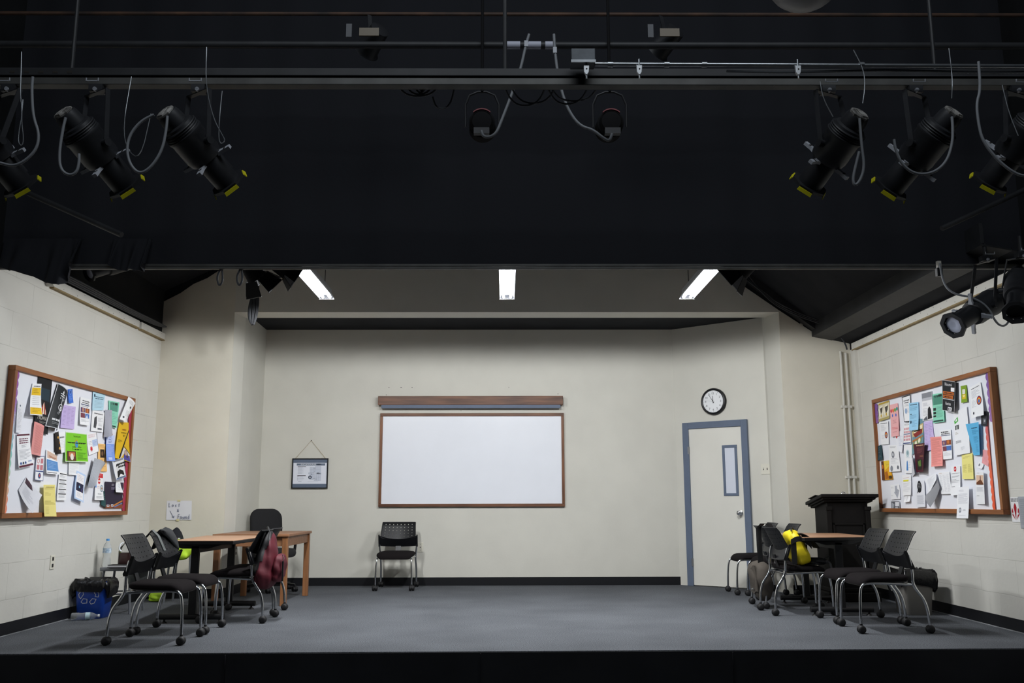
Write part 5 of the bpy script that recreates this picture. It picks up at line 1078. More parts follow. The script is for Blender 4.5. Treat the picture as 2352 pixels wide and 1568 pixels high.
  [('w', 0.348, 0.14, 0.852, 0.17, '1f4a66'), ('l', 0.35, 0.22, 0.92, 0.36, 5, '3a82ac'), ('l', 0.4, 0.42, 0.9, 0.62, 6, '3a82ac'), ('l', 0.5, 0.68, 0.9, 0.92, 7, '3a82ac')]),
('R','small pink slip at the lower right edge of the right board',[(8.069, 1.524), (7.966, 1.507), (7.991, 1.37), (8.093, 1.408)],'eba3a6',('b', 0.006),1,
  [('l', 0.15, 0.5, 0.85, 0.85, 4, 'c27a7e')]),
('R','pale yellow sheet with two columns below the blue fold',[(8.443, 1.495), (8.248, 1.504), (8.254, 1.269), (8.456, 1.274)],'efe68c',('b', 0.006),4,
  [('l', 0.1, 0.1, 0.9, 0.2, 2, 'b5aa5a'), ('l', 0.08, 0.42, 0.45, 0.75, 9, 'b5aa5a'), ('l', 0.55, 0.42, 0.92, 0.75, 9, 'b5aa5a')]),
('R','salmon pink sheet of dense print on the right board',[(9.04, 1.699), (8.809, 1.692), (8.788, 1.408), (9.025, 1.409)],'f09a94',('b', 0.02),4,
  [('l', 0.08, 0.06, 0.92, 0.95, 26, 'c2726c')]),
('R','white study abroad flyer with a block of four photos on the right board',[(8.836, 1.751), (8.612, 1.746), (8.622, 1.47), (8.808, 1.469)],'f1f2f4',('b', 0.006),3,
  [('w', 0.114, 0.05, 0.786, 0.09, '333333'), ('w', 0.122, 0.115, 0.878, 0.15, '333333'), ('r', 0.08, 0.18, 0.95, 0.2, '2c3c66'), ('r', 0.12, 0.36, 0.5, 0.53, '6a4a72'), ('r', 0.52, 0.35, 0.98, 0.52, '8c4b33'), ('r', 0.14, 0.56, 0.5, 0.72, '7d4450'), ('r', 0.52, 0.55, 0.98, 0.71, '4f74b8'), ('c', 0.72, 0.42, 0.09, 'd07a3a'), ('c', 0.3, 0.45, 0.08, 'b98f7c'), ('l', 0.15, 0.78, 0.9, 0.9, 3, 'c2c4ca')]),
('R','lavender sheet of printed columns on the right board',[(9.16, 1.863), (8.975, 1.861), (8.956, 1.573), (9.178, 1.57)],'cdbbe8',('b', 0.004),2,
  [('l', 0.1, 0.1, 0.48, 0.9, 16, '9383b8'), ('l', 0.54, 0.1, 0.92, 0.9, 16, '9383b8')]),
('R','teal poster with a red and cream railway carriage design',[(9.422, 1.912), (9.154, 1.896), (9.201, 1.632), (9.48, 1.546)],'6f94a0',('b', 0.004),1,
  [('p', [(0.0, 0.35), (0.6, 0.2), (0.95, 0.15), (0.95, 0.5), (0.4, 0.55), (0.05, 0.5)], 'c9b27a'), ('p', [(0.1, 0.42), (0.9, 0.35), (0.85, 0.52), (0.3, 0.56)], '8c2f2a'), ('p', [(0.12, 0.3), (0.9, 0.2), (0.88, 0.34), (0.2, 0.42)], 'efe3c4'), ('r', 0.2, 0.35, 0.8, 0.38, '2a2422'), ('r', 0.05, 0.6, 0.95, 0.66, 'b5703a'), ('p', [(0.1, 0.68), (0.9, 0.62), (0.8, 0.8), (0.1, 0.85)], '8a9a6a'), ('c', 0.35, 0.75, 0.09, 'f0e8d0'), ('c', 0.65, 0.72, 0.09, 'f0e8d0')]),
('R','white sheet with rows of small red pictograms',[(9.618, 1.883), (9.467, 1.884), (9.477, 1.663), (9.662, 1.666)],'f1f2f4',('b', 0.004),3,
  [('l', 0.1, 0.04, 0.9, 0.12, 2, '44465a'), ('r', 0.08, 0.22, 0.3, 0.32, 'd79aa0'), ('r', 0.4, 0.22, 0.62, 0.32, 'd79aa0'), ('r', 0.7, 0.22, 0.9199999999999999, 0.32, 'd79aa0'), ('r', 0.08, 0.37, 0.3, 0.47, 'd79aa0'), ('r', 0.4, 0.37, 0.62, 0.47, 'd79aa0'), ('r', 0.7, 0.37, 0.9199999999999999, 0.47, 'd79aa0'), ('r', 0.08, 0.58, 0.3, 0.6799999999999999, 'd79aa0'), ('r', 0.4, 0.58, 0.62, 0.6799999999999999, 'd79aa0'), ('r', 0.7, 0.58, 0.9199999999999999, 0.6799999999999999, 'd79aa0'), ('r', 0.08, 0.73, 0.3, 0.83, 'd79aa0'), ('r', 0.4, 0.73, 0.62, 0.83, 'd79aa0'), ('r', 0.7, 0.73, 0.9199999999999999, 0.83, 'd79aa0'), ('r', 0.05, 0.5, 0.95, 0.53, '4a5a8a'), ('r', 0.05, 0.92, 0.95, 0.97, '4a5a8a')]),
('R','tall white sheet with a blue bottle drawing',[(9.66, 1.663), (9.469, 1.651), (9.516, 1.361), (9.672, 1.366)],'f1f2f4',('b', 0.004),2,
  [('c', 0.45, 0.3, 0.22, 'c0d4da'), ('c', 0.45, 0.28, 0.12, '8aa6ae'), ('l', 0.2, 0.42, 0.75, 0.48, 2, 'c2d0dc'), ('p', [(0.3, 0.6), (0.4, 0.54), (0.45, 0.6), (0.5, 0.9), (0.25, 0.9)], '4a86c8'), ('l', 0.55, 0.56, 0.9, 0.85, 5, 'b6c4d8')]),
('R','maroon brochure standing out from the middle of the right board',[(9.38, 1.653), (9.086, 1.648), (9.165, 1.366), (9.365, 1.366)],'4a1526',('r', 0.02),6,
  [('w', 0.214, 0.045, 0.886, 0.08, 'd8b08a'), ('l', 0.25, 0.16, 0.85, 0.36, 5, '9a5a5a'), ('l', 0.5, 0.42, 0.9, 0.5, 2, 'c08a5a'), ('r', 0.2, 0.55, 0.75, 0.92, '232018'), ('p', [(0.3, 0.62), (0.6, 0.58), (0.65, 0.8), (0.35, 0.8)], '5a7a34'), ('c', 0.5, 0.72, 0.08, 'b0a890')]),
('R','white sheet with a small rainbow disc at the left of the right board',[(10.251, 1.962), (10.013, 1.95), (10.029, 1.696), (10.23, 1.702)],'f1f2f4',('b', 0.004),2,
  [('w', 0.143, 0.07, 0.857, 0.1, '44464c'), ('l', 0.15, 0.16, 0.85, 0.45, 7, 'b6b8be'), ('c', 0.72, 0.6, 0.17, '23254a'), ('c', 0.72, 0.6, 0.14, 'c8382e'), ('c', 0.72, 0.61, 0.1, 'e0b52c'), ('c', 0.72, 0.62, 0.06, '3a62c0'), ('l', 0.15, 0.62, 0.5, 0.8, 4, 'c2c4ca')]),
('R','narrow dark teal leaflet at the left edge of the right board',[(10.343, 1.693), (10.242, 1.702), (10.211, 1.534), (10.353, 1.53)],'22404a',('b', 0.01),2,
  [('l', 0.2, 0.15, 0.85, 0.6, 3, 'b8c6c8'), ('l', 0.3, 0.7, 0.8, 0.85, 2, '8aa0a4')]),
('R','orange and yellow photo flyer on the right board',[(10.278, 1.518), (10.072, 1.52), (9.987, 1.312), (10.276, 1.308)],'e8a81f',('b', 0.006),2,
  [('r', 0.0, 0.0, 0.3, 1, '5a2a14'), ('c', 0.15, 0.3, 0.1, 'c9742a'), ('p', [(0.35, 0.0), (1, 0.0), (0.9, 0.3), (0.4, 0.5)], 'f0d040'), ('l', 0.45, 0.12, 0.9, 0.35, 3, '8a5a10'), ('p', [(0.35, 0.6), (0.6, 0.55), (0.7, 0.95), (0.35, 0.97)], 'b0661a'), ('r', 0.7, 0.8, 0.98, 0.97, '4a3414')]),
('R','white sheet with three small pencil drawings',[(10.043, 1.684), (9.803, 1.672), (9.769, 1.391), (10.06, 1.393)],'f1f2f4',('b', 0.008),3,
  [('l', 0.15, 0.06, 0.8, 0.12, 2, '8a8c90'), ('c', 0.42, 0.36, 0.14, '7a7e88'), ('c', 0.42, 0.36, 0.07, 'd0d2d8'), ('l', 0.2, 0.5, 0.9, 0.72, 5, 'b6b8be'), ('c', 0.25, 0.88, 0.12, '8a8e98'), ('c', 0.82, 0.85, 0.08, '6a6e78')]),
('R','white sheets with a red ink star on the right board',[(9.879, 1.785), (9.637, 1.837), (9.696, 1.583), (9.807, 1.615)],'eceef4',('b', 0.012),1,
  [('x', 0.2, 0.2, 0.12, 'd01f2a'), ('l', 0.4, 0.25, 0.9, 0.75, 9, 'a6b0cc')]),
('R','white flyer with a yellow highlighted line on the right board',[(9.76, 1.349), (9.539, 1.35), (9.561, 1.139), (9.76, 1.134)],'f1f2f4',('b', 0.008),3,
  [('l', 0.1, 0.14, 0.8, 0.18, 1, 'c06a5a'), ('r', 0.12, 0.24, 0.72, 0.32, 'e2dc3a'), ('l', 0.1, 0.4, 0.85, 0.85, 8, 'b6b8be')]),
('R','small white tear-off slip near the foot of the right board',[(9.738, 1.135), (9.598, 1.136), (9.594, 1.071), (9.737, 1.065)],'f1f2f4',('b', 0.015),2,
  [('r', 0.48, 0.1, 0.52, 0.8, '8a8c90'), ('l', 0.1, 0.3, 0.4, 0.6, 2, '8a8c90')]),
('R','white sheet with a grey state outline map',[(10.079, 1.252), (9.846, 1.256), (9.838, 1.1), (10.076, 1.094)],'f1f2f4',('b', 0.004),2,
  [('p', [(0.5, 0.1), (0.72, 0.08), (0.74, 0.3), (0.95, 0.42), (0.85, 0.65), (0.7, 0.95), (0.55, 0.7), (0.38, 0.55), (0.5, 0.45)], 'aeb2bc'), ('l', 0.55, 0.38, 0.85, 0.6, 3, '6a6e7a'), ('l', 0.06, 0.15, 0.4, 0.3, 2, '8a8c90'), ('l', 0.06, 0.7, 0.3, 0.8, 2, '8a8c90')]),
('R','black and white photo card on the bottom edge of the right board frame',[(10.082, 1.076), (9.864, 1.079), (9.866, 0.973), (10.09, 0.966)],'cfd1d6',('b', 0.006),5,
  [('r', 0.03, 0.03, 0.97, 0.97, '5a5d64'), ('r', 0.5, 0.08, 0.95, 0.5, 'e4e5e9'), ('p', [(0.1, 0.1), (0.4, 0.3), (0.3, 0.9), (0.08, 0.9)], 'a8abb2'), ('p', [(0.5, 0.6), (0.8, 0.55), (0.95, 0.9), (0.6, 0.92)], 'b8bbc2')]),
('R','white flyer with a black speech bubble',[(9.457, 1.28), (9.249, 1.283), (9.257, 1.018), (9.461, 1.013)],'e4e6ec',('b', 0.006),3,
  [('c', 0.45, 0.22, 0.24, '1a1c20'), ('c', 0.45, 0.14, 0.18, '1a1c20'), ('c', 0.46, 0.3, 0.2, '1a1c20'), ('p', [(0.25, 0.35), (0.4, 0.4), (0.2, 0.48)], '1a1c20'), ('l', 0.32, 0.1, 0.6, 0.32, 4, 'd0d2d6'), ('l', 0.15, 0.55, 0.9, 0.9, 10, 'a8acb6')]),
('R','grey leaflet folded outward near the foot of the right board',[(8.92, 1.278), (8.88, 1.208), (9.009, 1.015), (9.095, 1.127)],'8f9094',('b', 0.05),7,
  []),
('R','white inside page of the outward folded leaflet',[(9.239, 1.286), (8.989, 1.349), (8.926, 1.273), (9.095, 1.125)],'eceef2',('b', 0.03),5,
  [('l', 0.2, 0.15, 0.85, 0.8, 9, 'a9abb6')]),
('R','white list sheet with three columns of small print',[(8.942, 1.348), (8.713, 1.353), (8.694, 1.142), (8.903, 1.142)],'f1f2f4',('b', 0.004),2,
  [('l', 0.08, 0.04, 0.5, 0.07, 1, 'c09a5a'), ('l', 0.08, 0.14, 0.32, 0.94, 17, 'c2c4cc'), ('l', 0.4, 0.14, 0.64, 0.94, 17, 'c2c4cc'), ('l', 0.7, 0.14, 0.94, 0.94, 17, 'c2c4cc')]),
('R','white notice with a red stop badge on the right board',[(8.663, 1.396), (8.489, 1.401), (8.508, 1.134), (8.688, 1.126)],'f1f2f4',('b', 0.015),4,
  [('c', 0.45, 0.1, 0.14, 'c8242c'), ('r', 0.34, 0.085, 0.56, 0.115, 'f3e6e6'), ('l', 0.05, 0.25, 0.95, 0.29, 1, '4a4c52'), ('l', 0.1, 0.34, 0.9, 0.4, 2, '8a8c90'), ('l', 0.05, 0.46, 0.95, 0.6, 3, '7a7c82'), ('l', 0.1, 0.7, 0.7, 0.74, 1, '4a4c52')]),
('R','white letter overlapping the bottom edge of the right board frame',[(8.538, 1.2), (8.315, 1.208), (8.352, 0.92), (8.567, 0.919)],'f4f5f8',('b', 0.015),8,
  [('l', 0.15, 0.1, 0.6, 0.16, 2, 'c2c4cc'), ('l', 0.1, 0.22, 0.9, 0.55, 11, 'c9cbd2'), ('c', 0.3, 0.74, 0.11, '7a808c'), ('c', 0.3, 0.74, 0.06, 'd4d6dc'), ('t', 'ACTSA', 0.66, 0.76, 0.04, '5d6470', 0), ('l', 0.2, 0.9, 0.8, 0.92, 1, 'd2d4da')]),
('R','white sheet with a sunset photo at its top on the right board',[(8.225, 1.335), (8.045, 1.328), (8.073, 1.047), (8.261, 1.047)],'f1f2f4',('r', 0.02),3,
  [('l', 0.15, 0.04, 0.6, 0.06, 1, '8a8c90'), ('r', 0.08, 0.11, 0.92, 0.4, 'e4c3a8'), ('p', [(0.08, 0.34), (0.5, 0.24), (0.7, 0.28), (0.92, 0.38), (0.92, 0.4), (0.08, 0.4)], '6a3a1c'), ('r', 0.48, 0.16, 0.58, 0.3, '7a3a34'), ('c', 0.53, 0.15, 0.04, '3a2418'), ('l', 0.1, 0.48, 0.9, 0.62, 5, 'b6b8c0'), ('l', 0.1, 0.74, 0.4, 0.78, 1, '8a8c90')]),
('R','small white slip hanging crooked above the sunset sheet',[(8.153, 1.427), (8.072, 1.392), (8.097, 1.354), (8.175, 1.372)],'f1f2f4',('b', 0.01),2,
  [('c', 0.3, 0.5, 0.14, '7a7e88'), ('l', 0.5, 0.3, 0.9, 0.7, 2, '8a8c90')]),
('R','white sheet folded behind the maroon brochure',[(9.492, 1.52), (9.386, 1.532), (9.361, 1.359), (9.527, 1.326)],'c9cbd2',('r', 0.04),3,
  [('c', 0.6, 0.2, 0.08, '8a5f5a'), ('l', 0.2, 0.4, 0.8, 0.8, 4, 'a9abb4')]),
]
def paper(side, label, cs, col, curl, layer, cont):
    s = 1 if side == 'L' else -1; xw = XL if side == 'L' else XR
    TL, TR, BRc, BLc = [V((0, a, b)) for a, b in cs]
    d0 = .042 + .0016 * layer + (.016 if layer >= 6 else 0)
    kind, amt = curl; rnd = random.Random(label)
    def S(u, v, e=0):
        p = TL.lerp(TR, u).lerp(BLc.lerp(BRc, u), v)
        d = d0 + e
        if kind == 'b': d += amt * v * v + amt * .25 * math.sin(PI * u) * v
        elif kind == 'r': d += amt * u * u
        else: d += amt * math.sin(PI * u) * (.35 + .65 * v)
        return V((xw + s * d, p.y, p.z))
    W = ((TR - TL).length + (BRc - BLc).length) / 2; H = ((TL - BLc).length + (TR - BRc).length) / 2
    cx, cy = (TL + TR + BRc + BLc).y / 4, min(p.z for p in (TL, TR, BRc, BLc))
    mb = MB(paint_col(col), (xw + s * d0, cx, cy))
    mb.slab(lambda u, v: S(u, v), 8, 10, (-s * .0006, 0, 0))
    lv = [.0008]
    def nxt(): lv[0] += .00016; return lv[0]
    def rect(a, b, c, d, m, e=None):
        e = e or nxt(); nu, nv = max(1, int((c - a) * 8)), max(1, int((d - b) * 10))
        mb.grid(lambda u, v: S(a + (c - a) * u, b + (d - b) * v, e), nu, nv, m)
    def disc(u, v, r, m, r0=0, n=20):
        e = nxt(); k = W / H
        P = lambda a, q: S(u + q * math.cos(a), v + q * k * math.sin(a), e)
        if r0: mb.add([P(2 * PI * i / n, r) for i in range(n)] + [P(2 * PI * i / n, r0) for i in range(n)], [(i, (i + 1) % n, n + (i + 1) % n, n + i) for i in range(n)], m)
        else: mb.add([P(2 * PI * i / n, r) for i in range(n)] + [S(u, v, e)], [(i, (i + 1) % n, n) for i in range(n)], m)
    for it in cont:
        k = it[0]
        if k == 'r': rect(*it[1:5], paint_col(it[5]))
        elif k == 'l':
            a, b, c, d, n, h = it[1:]; e = nxt(); m = paint_col(h); hh = (d - b) / max(n, 1)
            for i in range(n): rect(a, b + hh * i, a + (c - a) * rnd.choice((1, .95, .85, .6)), b + hh * i + min(hh * .45, .009), m, e)
        elif k == 'w':
            a, b, c, d, h = it[1:]; e = nxt(); x = a; m = paint_col(h)
            while x < c - .02:
                w = rnd.uniform(.06, .16); rect(x, b + (d - b) * .15, min(x + w, c), d, m, e); x += w + .025
        elif k == 'c': disc(it[1], it[2], it[3], paint_col(it[4]))
        elif k == 'o': disc(it[1], it[2], it[3], paint_col(it[5]), it[3] - it[4])
        elif k == 'x':
            u, v, r, h = it[1:]; e = nxt(); kk = W / H; n = 18
            mb.add([S(u + r * (1 if i % 2 else .5) * math.cos(2 * PI * i / n), v + kk * r * (1 if i % 2 else .5) * math.sin(2 * PI * i / n), e) for i in range(n)] + [S(u, v, e)], [(i, (i + 1) % n, n) for i in range(n)], paint_col(h))
        elif k == 'p':
            e = nxt(); mb.add([S(u, v, e) for u, v in it[1]], [tuple(range(len(it[1])))], paint_col(it[2]))
        elif k == 'f':
            q = it[1]; kk = q * W / H; m = paint_col(it[2]); e = nxt()
            rect(0, 0, 1, kk, m, e); rect(0, 1 - kk, 1, 1, m, e); rect(0, kk, q, 1 - kk, m, e); rect(1 - q, kk, 1, 1 - kk, m, e)
        elif k == 't':
            txt, u, v, h, c, mw = it[1:]; e = nxt()
            put_text(mb, txt, lambda x, y: S(u + x / W, v - y / H, e), h * H, paint_col(c), (mw or .86) * W)
    o = build('sheet' if 'sheet' in label else 'poster' if 'poster' in label else 'flyer', mb, smooth=0, base=mb.off)
    cat = 'poster' if 'poster' in label else 'brochure' if ('brochure' in label or 'leaflet' in label) else 'paper'
    tag(o, label, cat, 'papers pinned on the left bulletin board' if side == 'L' else 'papers pinned on the right bulletin board')
for _p in PAPERS: paper(*_p)
# ---------------------------------------------------------------- overhead rig
RB = 5.1                       # lighting beam distance
BEAM0, BEAM1 = 3.522, 3.628
t = thing('lighting_beam', 'long dark double strut beam across the stage front carrying spotlights', 'beam', (0, RB, BEAM0)); o = t.location
mb = MB(M_STEEL_BLK, o); mb.box((XL, RB - .02, BEAM0 + .05), (XR, RB + .05, BEAM1)); mb.box((XL, RB - .03, BEAM0 + .052), (XR, RB - .02, BEAM0 + .06)); build('upper_strut', mb, t, smooth=0, bevel=.004)
mb = MB(M_STEEL_GRY, o); mb.box((XL, RB - .02, BEAM0), (XR, RB + .05, BEAM0 + .044)); build('lower_strut', mb, t, smooth=0, bevel=.004)
mb = MB(M_DARK, o)
for k in range(5): mb.box((-2.95 + .085 * k, RB - .0215, BEAM0 + .07), (-2.92 + .085 * k, RB - .02, BEAM0 + .085))
build('slot_row', mb, t, smooth=0)
mb = MB(M_STEEL_BLK, o)
for x in (-2.6, 0.0, 2.6): mb.cyl((x, RB + .015, BEAM1), (x, RB + .015, TOP), .012, seg=8)
build('hanger_rod', mb, t)

# black teaser border and its bottom rail
t = thing('teaser_border', 'wide black cloth border hiding the lights above the stage opening', 'stage curtain', (0, 7.22, 2.98)); o = t.location
mb = MB(M_CLOTH_BLK, o); mb.slab(lambda u, v: V((XL + (XR - XL) * u, 7.24 + .012 * math.sin(60 * u + 2 * v) + .008 * math.sin(131 * u), 2.984 + (TOP - 2.984) * v)), 220, 4, (0, .01, 0)); build('cloth', mb, t, smooth=60)
mb = MB(M_STEEL_GRY, o); mb.box((XL, 7.195, 2.944), (XR, 7.235, 2.962)); mb.box((XL, 7.2, 2.966), (XR, 7.235, 2.986)); build('bottom_rail', mb, t, smooth=0, bevel=.003)
# bunches of black drape at its ends
def bunch(label, pts, seed):
    c = sum((V(p) for p in pts), V()) / len(pts); t_ = thing('drape_bunch', label, 'drape', c); m_ = MB(M_CLOTH_BLK, c); rnd = random.Random(seed)
    n = len(pts)
    def fn(u, v):
        q = u * (n - 1); i = min(int(q), n - 2); p = V(pts[i]).lerp(V(pts[i + 1]), q - i)
        top = 3.2; return V((p.x, 7.10 + .05 * math.sin(17 * u + seed) * (1 - v) - .02 * math.sin(40 * u) * (1 - v) + .1 * v, p.z + (top - p.z) * v))
    m_.slab(fn, 60, 8, (0, .02, 0)); build('cloth', m_, t_, smooth=60)
bunch('bunched black drape hanging under the border at the far left', [(-4.08, 7.1, 2.95), (-3.95, 7.1, 2.9), (-3.78, 7.1, 2.86), (-3.66, 7.1, 2.80), (-3.56, 7.1, 2.785), (-3.50, 7.1, 2.87), (-3.46, 7.1, 2.97)], 1)
bunch('small sag of black drape under the border left of the stage lights', [(-3.20, 7.1, 2.965), (-3.14, 7.1, 2.925), (-3.0, 7.1, 2.905), (-2.92, 7.1, 2.915), (-2.89, 7.1, 2.965)], 2)

# ---------------------------------------------------------------- ellipsoidal spotlights
M_SPOT = mat('spot_black', '222326', rough=.5, spec=.45, var=.15, vscale=12); M_SPOTC = mat('spot_cap_grey', 'aaa7a2', rough=.5, metal=.1, col2='4c4a47', vscale=18)
M_HND = mat('shutter_grip_grey', 'a4a7ae', rough=.5); M_YEDGE = mat('gel_yellow', 'c9c21c', rough=.5); M_CORD = mat('grey_cord', '75787c', rough=.6); M_WIRE = mat('steel_wire', 'a0a4a8', rough=.35, metal=.7)
M_LENS = mat('lens_glass', 'c2c8dc', rough=.12, spec=.8)
def spot(label, cap, front, hang, cord=None, wires=(), group=None, sc=1.14, grips=True, edge=True, clampw=.07, lens=False, stem=0):
    cap, front = V(cap), V(front); L_ = (front - cap).length; a = (front - cap).normalized()
    base = V(hang); t_ = thing('spotlight', label, 'stage light', base)
    if group: t_['group'] = group
    up_ = V((0, 0, 1)); s = a.cross(up_).normalized(); w = s.cross(a)
    P = lambda d, x=0, y=0: cap + a * d + s * x + w * y
    k = L_ / .62
    m_ = MB(M_SPOT, base); m_.lathe([(.09 * k, .06 * sc), (.10 * k, .078 * sc), (.16 * k, .09 * sc), (.165 * k, .097 * sc), (.18 * k, .097 * sc), (.19 * k, .092 * sc), (.34 * k, .094 * sc), (.38 * k, .085 * sc), (.385 * k, .066 * sc)], cap, a, seg=28)
    for q in (.115, .13, .145): m_.lathe([(q * k, .09 * sc), (q * k + .005, .094 * sc), (q * k + .008, .09 * sc)], cap, a, seg=28)
    build('body', m_, t_, smooth=40)
    m_ = MB(M_SPOT, base); m_.lathe([(0, .03), (.004, .052 * sc), (.03 * k, .058 * sc), (.09 * k, .062 * sc), (.1 * k, .05 * sc)], cap, a, seg=24); cp = build('lamp_cap', m_, t_, smooth=40)
    m_ = MB(M_SPOTC, base)
    m_.lathe([(-.012, .042 * sc), (-.006, .05 * sc), (.012, .05 * sc)], P(0, -.004, -.004), a, seg=9); m_.box((-.022, -.02, -.014), (.022, .02, -.0125), M_DARK, Matrix.Translation(P(0)) @ Matrix((s, w, a)).transposed().to_4x4()); m_.box((-.02, -.05, -.016), (.02, .012, .0), None, Matrix.Translation(P(0)) @ Matrix((s, w, a)).transposed().to_4x4())
    build('socket_plate', m_, cp, smooth=0, bevel=.003)
    m_ = MB(M_SPOT, base); m_.lathe([(.37 * k, .064 * sc), (.38 * k, .067 * sc), (.585 * k, .067 * sc), (.585 * k, .06 * sc), (.56 * k, .055 * sc)], cap, a, seg=26)
    m_.bar(P(.42 * k, .03, .062 * sc), P(.54 * k, .03, .062 * sc), .012, .012, hint=tuple(w)); build('lens_tube', m_, t_, smooth=40)
    # octagonal colour-frame holder
    m_ = MB(M_SPOT, base); oc = [(.098 * sc * math.cos(PI / 8 + i * PI / 4), .098 * sc * math.sin(PI / 8 + i * PI / 4)) for i in range(8)]
    ic = [(x * .7, y * .7) for x, y in oc]
    vs = [P(.585 * k, x, y) for x, y in oc + ic] + [P(.605 * k, x, y) for x, y in oc + ic]
    fs = []
    for i in range(8):
        j = (i + 1) % 8; fs += [(i, j, 8 + j, 8 + i), (16 + i, 24 + i, 24 + j, 16 + j), (i, 16 + i, 16 + j, j), (8 + i, 8 + j, 24 + j, 24 + i)]
    m_.add(vs, fs); fr_ = build('gel_holder', m_, t_, smooth=0)
    if edge:
        for i in (0, 2, 4, 6):
            m_ = MB(M_YEDGE, base)
            x0, y0 = oc[i]; x1, y1 = oc[(i + 1) % 8]
            m_.prism([P(.598 * k, x0, y0), P(.598 * k, x1, y1), P(.622 * k, x1 * 1.06, y1 * 1.06), P(.622 * k, x0 * 1.06, y0 * 1.06)], (s * ((x0 + x1) / 2) + w * ((y0 + y1) / 2)).normalized() * .005)
            build('yellow_edge', m_, fr_, smooth=0)
    if lens:
        m_ = MB(M_LENS, base); m_.lathe([(.58 * k, .001), (.592 * k, .03 * sc), (.586 * k, .06 * sc)], cap, a, seg=24); build('lens', m_, t_, smooth=60)
    if grips:
        for ang in (0, 90, 180, 270):
            c_, s_ = math.cos(math.radians(ang + 20)), math.sin(math.radians(ang + 20)); d = s * c_ + w * s_; n_ = s * -s_ + w * c_
            m_ = MB(M_HND, base); p0 = P(.375 * k) + d * .075 * sc; m_.prism([p0 - n_ * .02, p0 + n_ * .02, p0 + d * .03 + n_ * .012, p0 + d * .085 + n_ * .013, p0 + d * .085 - n_ * .013, p0 + d * .03 - n_ * .012], a * .02)
            m_.prism([p0 + d * .045 + n_ * .0135, p0 + d * .055 + n_ * .0135, p0 + d * .055 - n_ * .0135, p0 + d * .045 - n_ * .0135], a * -.0015, M_DARK)
            build('shutter_grip', m_, t_, smooth=0)
    # yoke
    m_ = MB(M_SPOT, base); ht = base.z - .045; pv = P(.27 * k)
    h2 = V((s.x, s.y, 0)).normalized()
    for sg in (-1, 1):
        q0 = pv + s * sg * .105 * sc; q1 = V((base.x, base.y, ht)) + h2 * sg * .10
        m_.bar(q0, q1, .03, .006, hint=tuple(h2)); m_.cyl(q0 - s * sg * .015, q0 + s * sg * .02, .022)
    m_.bar(V((base.x, base.y, ht)) - h2 * .103, V((base.x, base.y, ht)) + h2 * .103, .03, .007); build('yoke', m_, t_, smooth=0)
    m_ = MB(M_SPOT, base); m_.box((base.x - .04, base.y - .03, ht), (base.x + .04, base.y + .03, base.z + .0)); m_.cyl((base.x, base.y - .04, ht + .01), (base.x, base.y - .01, ht + .01), .012, M_HND); m_.box((base.x - clampw / 2, base.y - .076, base.z - .004), (base.x + clampw / 2, base.y - .07, base.z), M_HND)
    for sg in (-1, 1): m_.box((base.x + sg * clampw / 2 - .002, base.y - .076, base.z - .004), (base.x + sg * clampw / 2 + .002, base.y - .07, base.z + .016), M_HND)
    build('clamp', m_, t_, smooth=0)
    if stem:
        m_ = MB(M_STEEL_BLK, base); m_.cyl((base.x, base.y, base.z - .01), (base.x, base.y, stem), .016, seg=8); build('stem', m_, t_)
    if cord:
        m_ = MB(M_CORD, base); m_.tube(cord, .008, smooth=3, seg=8); build('cord', m_, t_, smooth=60)
    for wr in wires:
        m_ = MB(M_WIRE, base); m_.tube(wr, .0028, smooth=2, seg=6); build('safety_cable', m_, t_, smooth=60)
    return t_
HB = BEAM0 - .002
GL, GR = 'spotlights on the left of the beam', 'spotlights on the right of the beam'
Yc = 4.74
def pl(*ps): return [(x, Yc, z) for x, z in ps]
spot('black spotlight cut off by the left picture edge', (-3.038, 4.78, 3.229), (-2.84, 5.15, 2.894), (-2.95, RB, HB), pl((-2.622, 3.40), (-2.622, 3.331), (-2.6, 3.165), (-2.555, 3.063), (-2.565, 2.962), (-2.664, 2.874), (-2.761, 2.899)), [pl((-2.698, 3.55), (-2.683, 3.304), (-2.659, 3.177), (-2.669, 3.101), (-2.668, 3.012), (-2.643, 2.995), (-2.639, 3.038), (-2.661, 3.139), (-2.665, 3.266))], GL)
spot('black spotlight second from the left picture edge, cord hanging in a narrow loop', (-2.452, 4.78, 3.209), (-2.226, 5.15, 2.894), (-2.43, RB, HB), pl((-2.42, 3.16), (-2.429, 3.101), (-2.439, 2.962), (-2.426, 2.862), (-2.375, 2.824), (-2.334, 2.842), (-2.325, 2.899), (-2.33, 2.95)), [[(-2.19, 5.0, 3.53), (-2.2, 4.96, 3.2), (-2.16, 4.95, 3.05), (-2.08, 4.95, 3.0), (-2.06, 5.0, 3.3)]], GL)
spot('black spotlight third from the left picture edge, cord in a wide round loop', (-1.887, 4.78, 3.21), (-1.622, 5.15, 2.916), (-1.825, RB, HB), pl((-1.862, 3.17), (-1.862, 3.102), (-1.876, 2.975), (-1.929, 2.874), (-1.992, 2.832), (-2.048, 2.887), (-2.073, 2.975), (-2.061, 3.063), (-2.006, 3.14), (-1.937, 3.178)), [pl((-1.67, 3.58), (-1.661, 3.344), (-1.607, 3.152), (-1.549, 3.051), (-1.536, 3.026), (-1.558, 3.006), (-1.574, 3.039), (-1.574, 3.203), (-1.568, 3.318))], GL)
